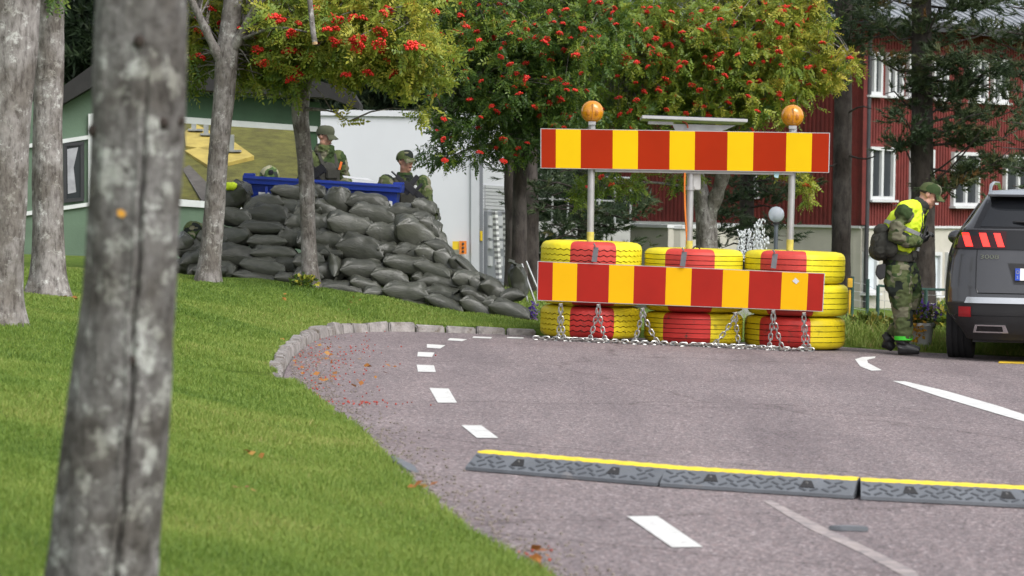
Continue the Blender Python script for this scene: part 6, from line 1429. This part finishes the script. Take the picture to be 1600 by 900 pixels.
c2 = P(833, 494, 32.2); tag(obj('petals', tufty(c2+Vector((0, 0, .04)), (.05, .06, .11), 120, .035, 9), M_purple, fp2), kind='stuff'); tag(obj('leaves', tufty(c2-Vector((0, 0, .12)), (.07, .06, .09), 90, .05, 10), M_fleaf, fp2), kind='stuff')
ts = thing('metal_trestle', P(830, 495, 34), 'thin metal trestle legs left of the road block', 'trestle')
for (a, b) in (((815, 412), (838, 478)), ((822, 408), (846, 466)), ((818, 440), (830, 500))): obj('leg', MB().tube([P(*a, 34), P(*b, 34)], .012, 8), M_galv, ts, sm=40)
# shoots at the foot of the crooked rowan
sh = tufty(P(474, 441, 31.7), (.13, .08, .07), 220, .05, 12, .4); tag(obj('ground_shoots', sh, M_leaf), 'green leafy shoots at the foot of the crooked rowan', 'shoots', kind='stuff')
# bushes at the border of the rough grass
for q, (u, v, Y, ru, rv, nn, lab) in enumerate(((1360, 512, 34, 40, 18, 900, 'low yellow green bush right of the right tyre stack'), (1485, 500, 36, 26, 40, 1100, 'leafy bush between the walking person and the grey car'), (1400, 520, 33.5, 34, 18, 800, 'low weeds behind the legs of the walking person'), (1580, 545, 36, 40, 14, 700, 'low green bush seen under the grey car'), (880, 430, 52, 34, 34, 900, 'green bush on the slope left of the road block'))):
    p = P(u, v, Y); s = FPX/Y; g_ = zg(p.x, Y); zc = max(p.z, g_+.05); b = thing('bush', (p.x, Y, g_), lab, 'bush', 'bushes and weeds')
    tag(obj('foliage', tufty((p.x, Y, (zc+g_)/2+.05), (ru/s, .35, max(.12, (zc-g_)/2+rv/s*.6)), nn, .075, 30+q, .3), M_fleaf if q != 1 else M_leaf, b), kind='stuff'); obj('stem', MB().tube([Vector((p.x, Y, g_-.05)), Vector((p.x, Y, zc))], [.015, .006], 6), M_bark, b)
# yellow paint line beyond the car
yl = [inter_road(u, v) for u, v in ((1562, 565.5), (1625, 566.5), (1625, 569.5), (1560, 568))]
obj('yellow_line', MB().slab([p+Vector((0, 0, .004)) for p in yl], (0, 0, .006)), M_yel, road)
# ------------------------------------------------------------------ litter: berries, leaves, grit
g = np.random.default_rng(8); mb = MB()
for k in range(230):
    u, v = (460+abs(g.normal())*70, 560+g.normal()*32) if k < 205 else (g.uniform(800, 870), g.uniform(850, 900))
    p = inter_road(u, v)
    if not inside([p.x], [p.y])[0]: continue
    mb.ball(p+Vector((0, 0, .005)), g.uniform(.004, .0075), 6, 4)
c4 = inter_road(530, 629)
for k in range(60): mb.ball(c4+Vector((g.normal()*.22, g.normal()*.12, .005)), g.uniform(.004, .0075), 6, 4)
tag(obj('fallen_berries', mb, mat('fallen_berry', (.33, .035, .02), .6, var=.5, scale=9)), 'red rowan berries fallen on the asphalt along the kerb', 'berries', kind='stuff')
mb = MB()
for k in range(1700):
    t = g.random(); i = int(t*(len(En)-1)); p = En[i].lerp(En[min(i+1, len(En)-1)], g.random()); p = p+Vector((g.normal()*.13+.05, g.normal()*.06, 0))
    if k % 4 == 0: p = inter_road(455+abs(g.normal())*40, 580+g.normal()*25)
    p.z = zroad(p.x, p.y)+.004; r = g.uniform(.004, .011); mb.ball(p, (r, r*1.3, r*.7), 5, 3)
tag(obj('grit', mb, mat('grit_stone', (.20, .17, .15), .9, var=.5, scale=60)), 'grit and small stones along the lawn border', 'grit', kind='stuff')
M_dl = leaf_mat('dead_leaf', [(0, (.22, .07, .02)), (.6, (.34, .14, .03)), (1, (.42, .24, .05))], .2)
pos = []
for (u, v, s, nn) in ((398, 718, 5, 5), (520, 567, 8, 7), (395, 770, 10, 3), (105, 470, 6, 6), (270, 105, 0, 0), (560, 478, 14, 8), (450, 470, 6, 4), (480, 560, 30, 16), (820, 880, 22, 6), (660, 770, 12, 6), (500, 600, 20, 12), (560, 590, 40, 14)):
    for k in range(nn):
        d = ray(u+g.normal()*s, v+g.normal()*s*.35); Ys = np.linspace(6, 34, 160); X1 = d.x/d.y*Ys; Z1 = CAMZ+d.z/d.y*Ys
        gz = np.maximum(zground(X1, Ys), np.where(inside(X1, Ys), .065-.028*X1, -9)); hit = np.nonzero(Z1 < gz)[0]
        if len(hit): i = hit[0]; pos.append((X1[i], Ys[i], gz[i]+.025))
pos = np.array(pos); nn = len(pos); V, F, T = scatter(QV, QF, pos, frames(g.normal(size=(nn, 3))*np.array([1, 1, .3]), np.tile([0, -.3, 1.], (nn, 1))+g.normal(size=(nn, 3))*.4), g.uniform(.03, .065, nn), g.random(nn))
tag(obj('fallen_leaves', np_mesh('fallen_leaves', V, F, T), M_dl), 'brown and yellow leaves scattered on the lawn and road border', 'leaves', kind='stuff')
# ------------------------------------------------------------------ grass blades
def grass(name, pts, hgt, wid, tint, lean, m, label):
    n = len(pts); g = np.random.default_rng(5); a = g.uniform(0, 2*np.pi, n); sx = np.stack([np.cos(a), np.sin(a)*.4, np.zeros(n)], 1); sx /= np.linalg.norm(sx, axis=1, keepdims=True)
    ld = np.stack([g.normal(size=n), g.normal(size=n), np.zeros(n)], 1)*lean[:, None]*hgt[:, None]; up = np.array([0, 0, 1.])
    b0 = pts-sx*wid[:, None]; b1 = pts+sx*wid[:, None]; mid = pts+ld*.35+up*(hgt*.6)[:, None]; m0 = mid-sx*wid[:, None]*.8; m1 = mid+sx*wid[:, None]*.8; tp = pts+ld+up*hgt[:, None]
    V = np.stack([b0, b1, m1, m0, tp], 1).reshape(-1, 3); i = np.arange(n)*5
    F = np.concatenate([np.stack([i, i+1, i+2], 1), np.stack([i, i+2, i+3], 1), np.stack([i+3, i+2, i+4], 1)]); o = obj(name, np_mesh(name, V, F, np.repeat(tint, 5)), m); tag(o, label, 'grass', kind='stuff'); return o
M_grass = leaf_mat('grass_blade', [(0, (.085, .155, .024)), (.35, (.165, .255, .042)), (.7, (.26, .325, .070)), (.9, (.38, .35, .12)), (1, (.42, .36, .16))], .35, .55)
g = np.random.default_rng(17)
def vn(x, y, s, o=0): return (np.sin(x*s*1.7+o+1.3*np.sin(y*s*.9+o))+np.sin(y*s*1.3-o*2+1.7*np.sin(x*s*1.1))+np.sin((x+y)*s*2.3+o*3))/3
pt = []
for (y0, y1, dens) in ((7.2, 10, 4200), (10, 13, 6800), (13, 17, 5200), (17, 23, 3300), (23, 34, 2300)):
    x0 = -.175*y1-.8; x1m = 1.2; n = int((y1-y0)*(x1m-x0)*dens); x = g.uniform(x0, x1m, n); y = g.uniform(y0, y1, n)
    k = (~inside(x+.05*vn(x, y, 7)+.035*vn(x, y, 23)+.03*g.normal(size=n), y)) & (np.abs(x) < .168*y+.8) & ((y < 32.6) | (x < -9))
    k &= ~((y > 30.0) & (x > .4)); k &= ~((dist_edge(x, y) < .10) & (y > 22.5)); pt.append(np.stack([x[k], y[k]], 1))
pt = np.concatenate(pt); z = zground(pt[:, 0], pt[:, 1]); n = len(pt); de = dist_edge(pt[:, 0], pt[:, 1])
pn_ = vn(pt[:, 0], pt[:, 1], 1.5); p2 = vn(pt[:, 0], pt[:, 1], 5.5, 2)
h = (.020+.011*g.random(n)+.009*pn_+.012*np.clip(p2, 0, 1))*(1+.5*np.exp(-de/.10)); wd = np.interp(pt[:, 1], [8, 14, 24, 34], [.0016, .0020, .0034, .0048])*g.uniform(.7, 1.3, n)
tint = np.clip(.42+.20*vn(pt[:, 0], pt[:, 1], 1.1, 4)+.10*vn(pt[:, 0], pt[:, 1], .5, 7)+.12*vn(pt[:, 0], pt[:, 1], 3.1, 1)+g.normal(0, .13, n)+.15*np.exp(-de/.25)*(pt[:, 1] > 22), 0, 1)
print('GRASS', n)
grass('lawn_grass', np.column_stack([pt, z-.004]), h, wd, tint, np.full(n, .45)*g.uniform(.5, 1.5, n), M_grass, 'short mown grass blades of the sloping lawn')
# rough grass right of and behind the road block
n = 42000; x = g.uniform(2.9, 9.0, n); y = 30.75+g.random(n)**1.6*9; k = ~inside(x, y) & (dist_edge(x, y) > .06); x, y = x[k], y[k]; n = len(x); z = zground(x, y)
grass('rough_grass', np.column_stack([x, y, z]), .05+(.10+.12*np.clip(vn(x, y, 1.3), 0, 1))*g.random(n)*np.clip((y-30.6)*1.2, .25, 1.6), np.full(n, .0055), np.clip(.55+.2*vn(x, y, 2)+g.normal(0, .15, n), 0, 1), np.full(n, .5), M_grass, 'rough tall grass between the road and the fence')
n = 9000; x = g.uniform(-.6, 1.2, n); y = g.uniform(32.4, 38, n); z = zground(x, y)
grass('verge_grass', np.column_stack([x, y, z]), .04+.10*g.random(n), np.full(n, .0055), np.clip(.5+g.normal(0, .15, n), 0, 1), np.full(n, .5), M_grass, 'verge grass behind the sandbags by the road block')

bpy.data.scenes.remove(TMP)
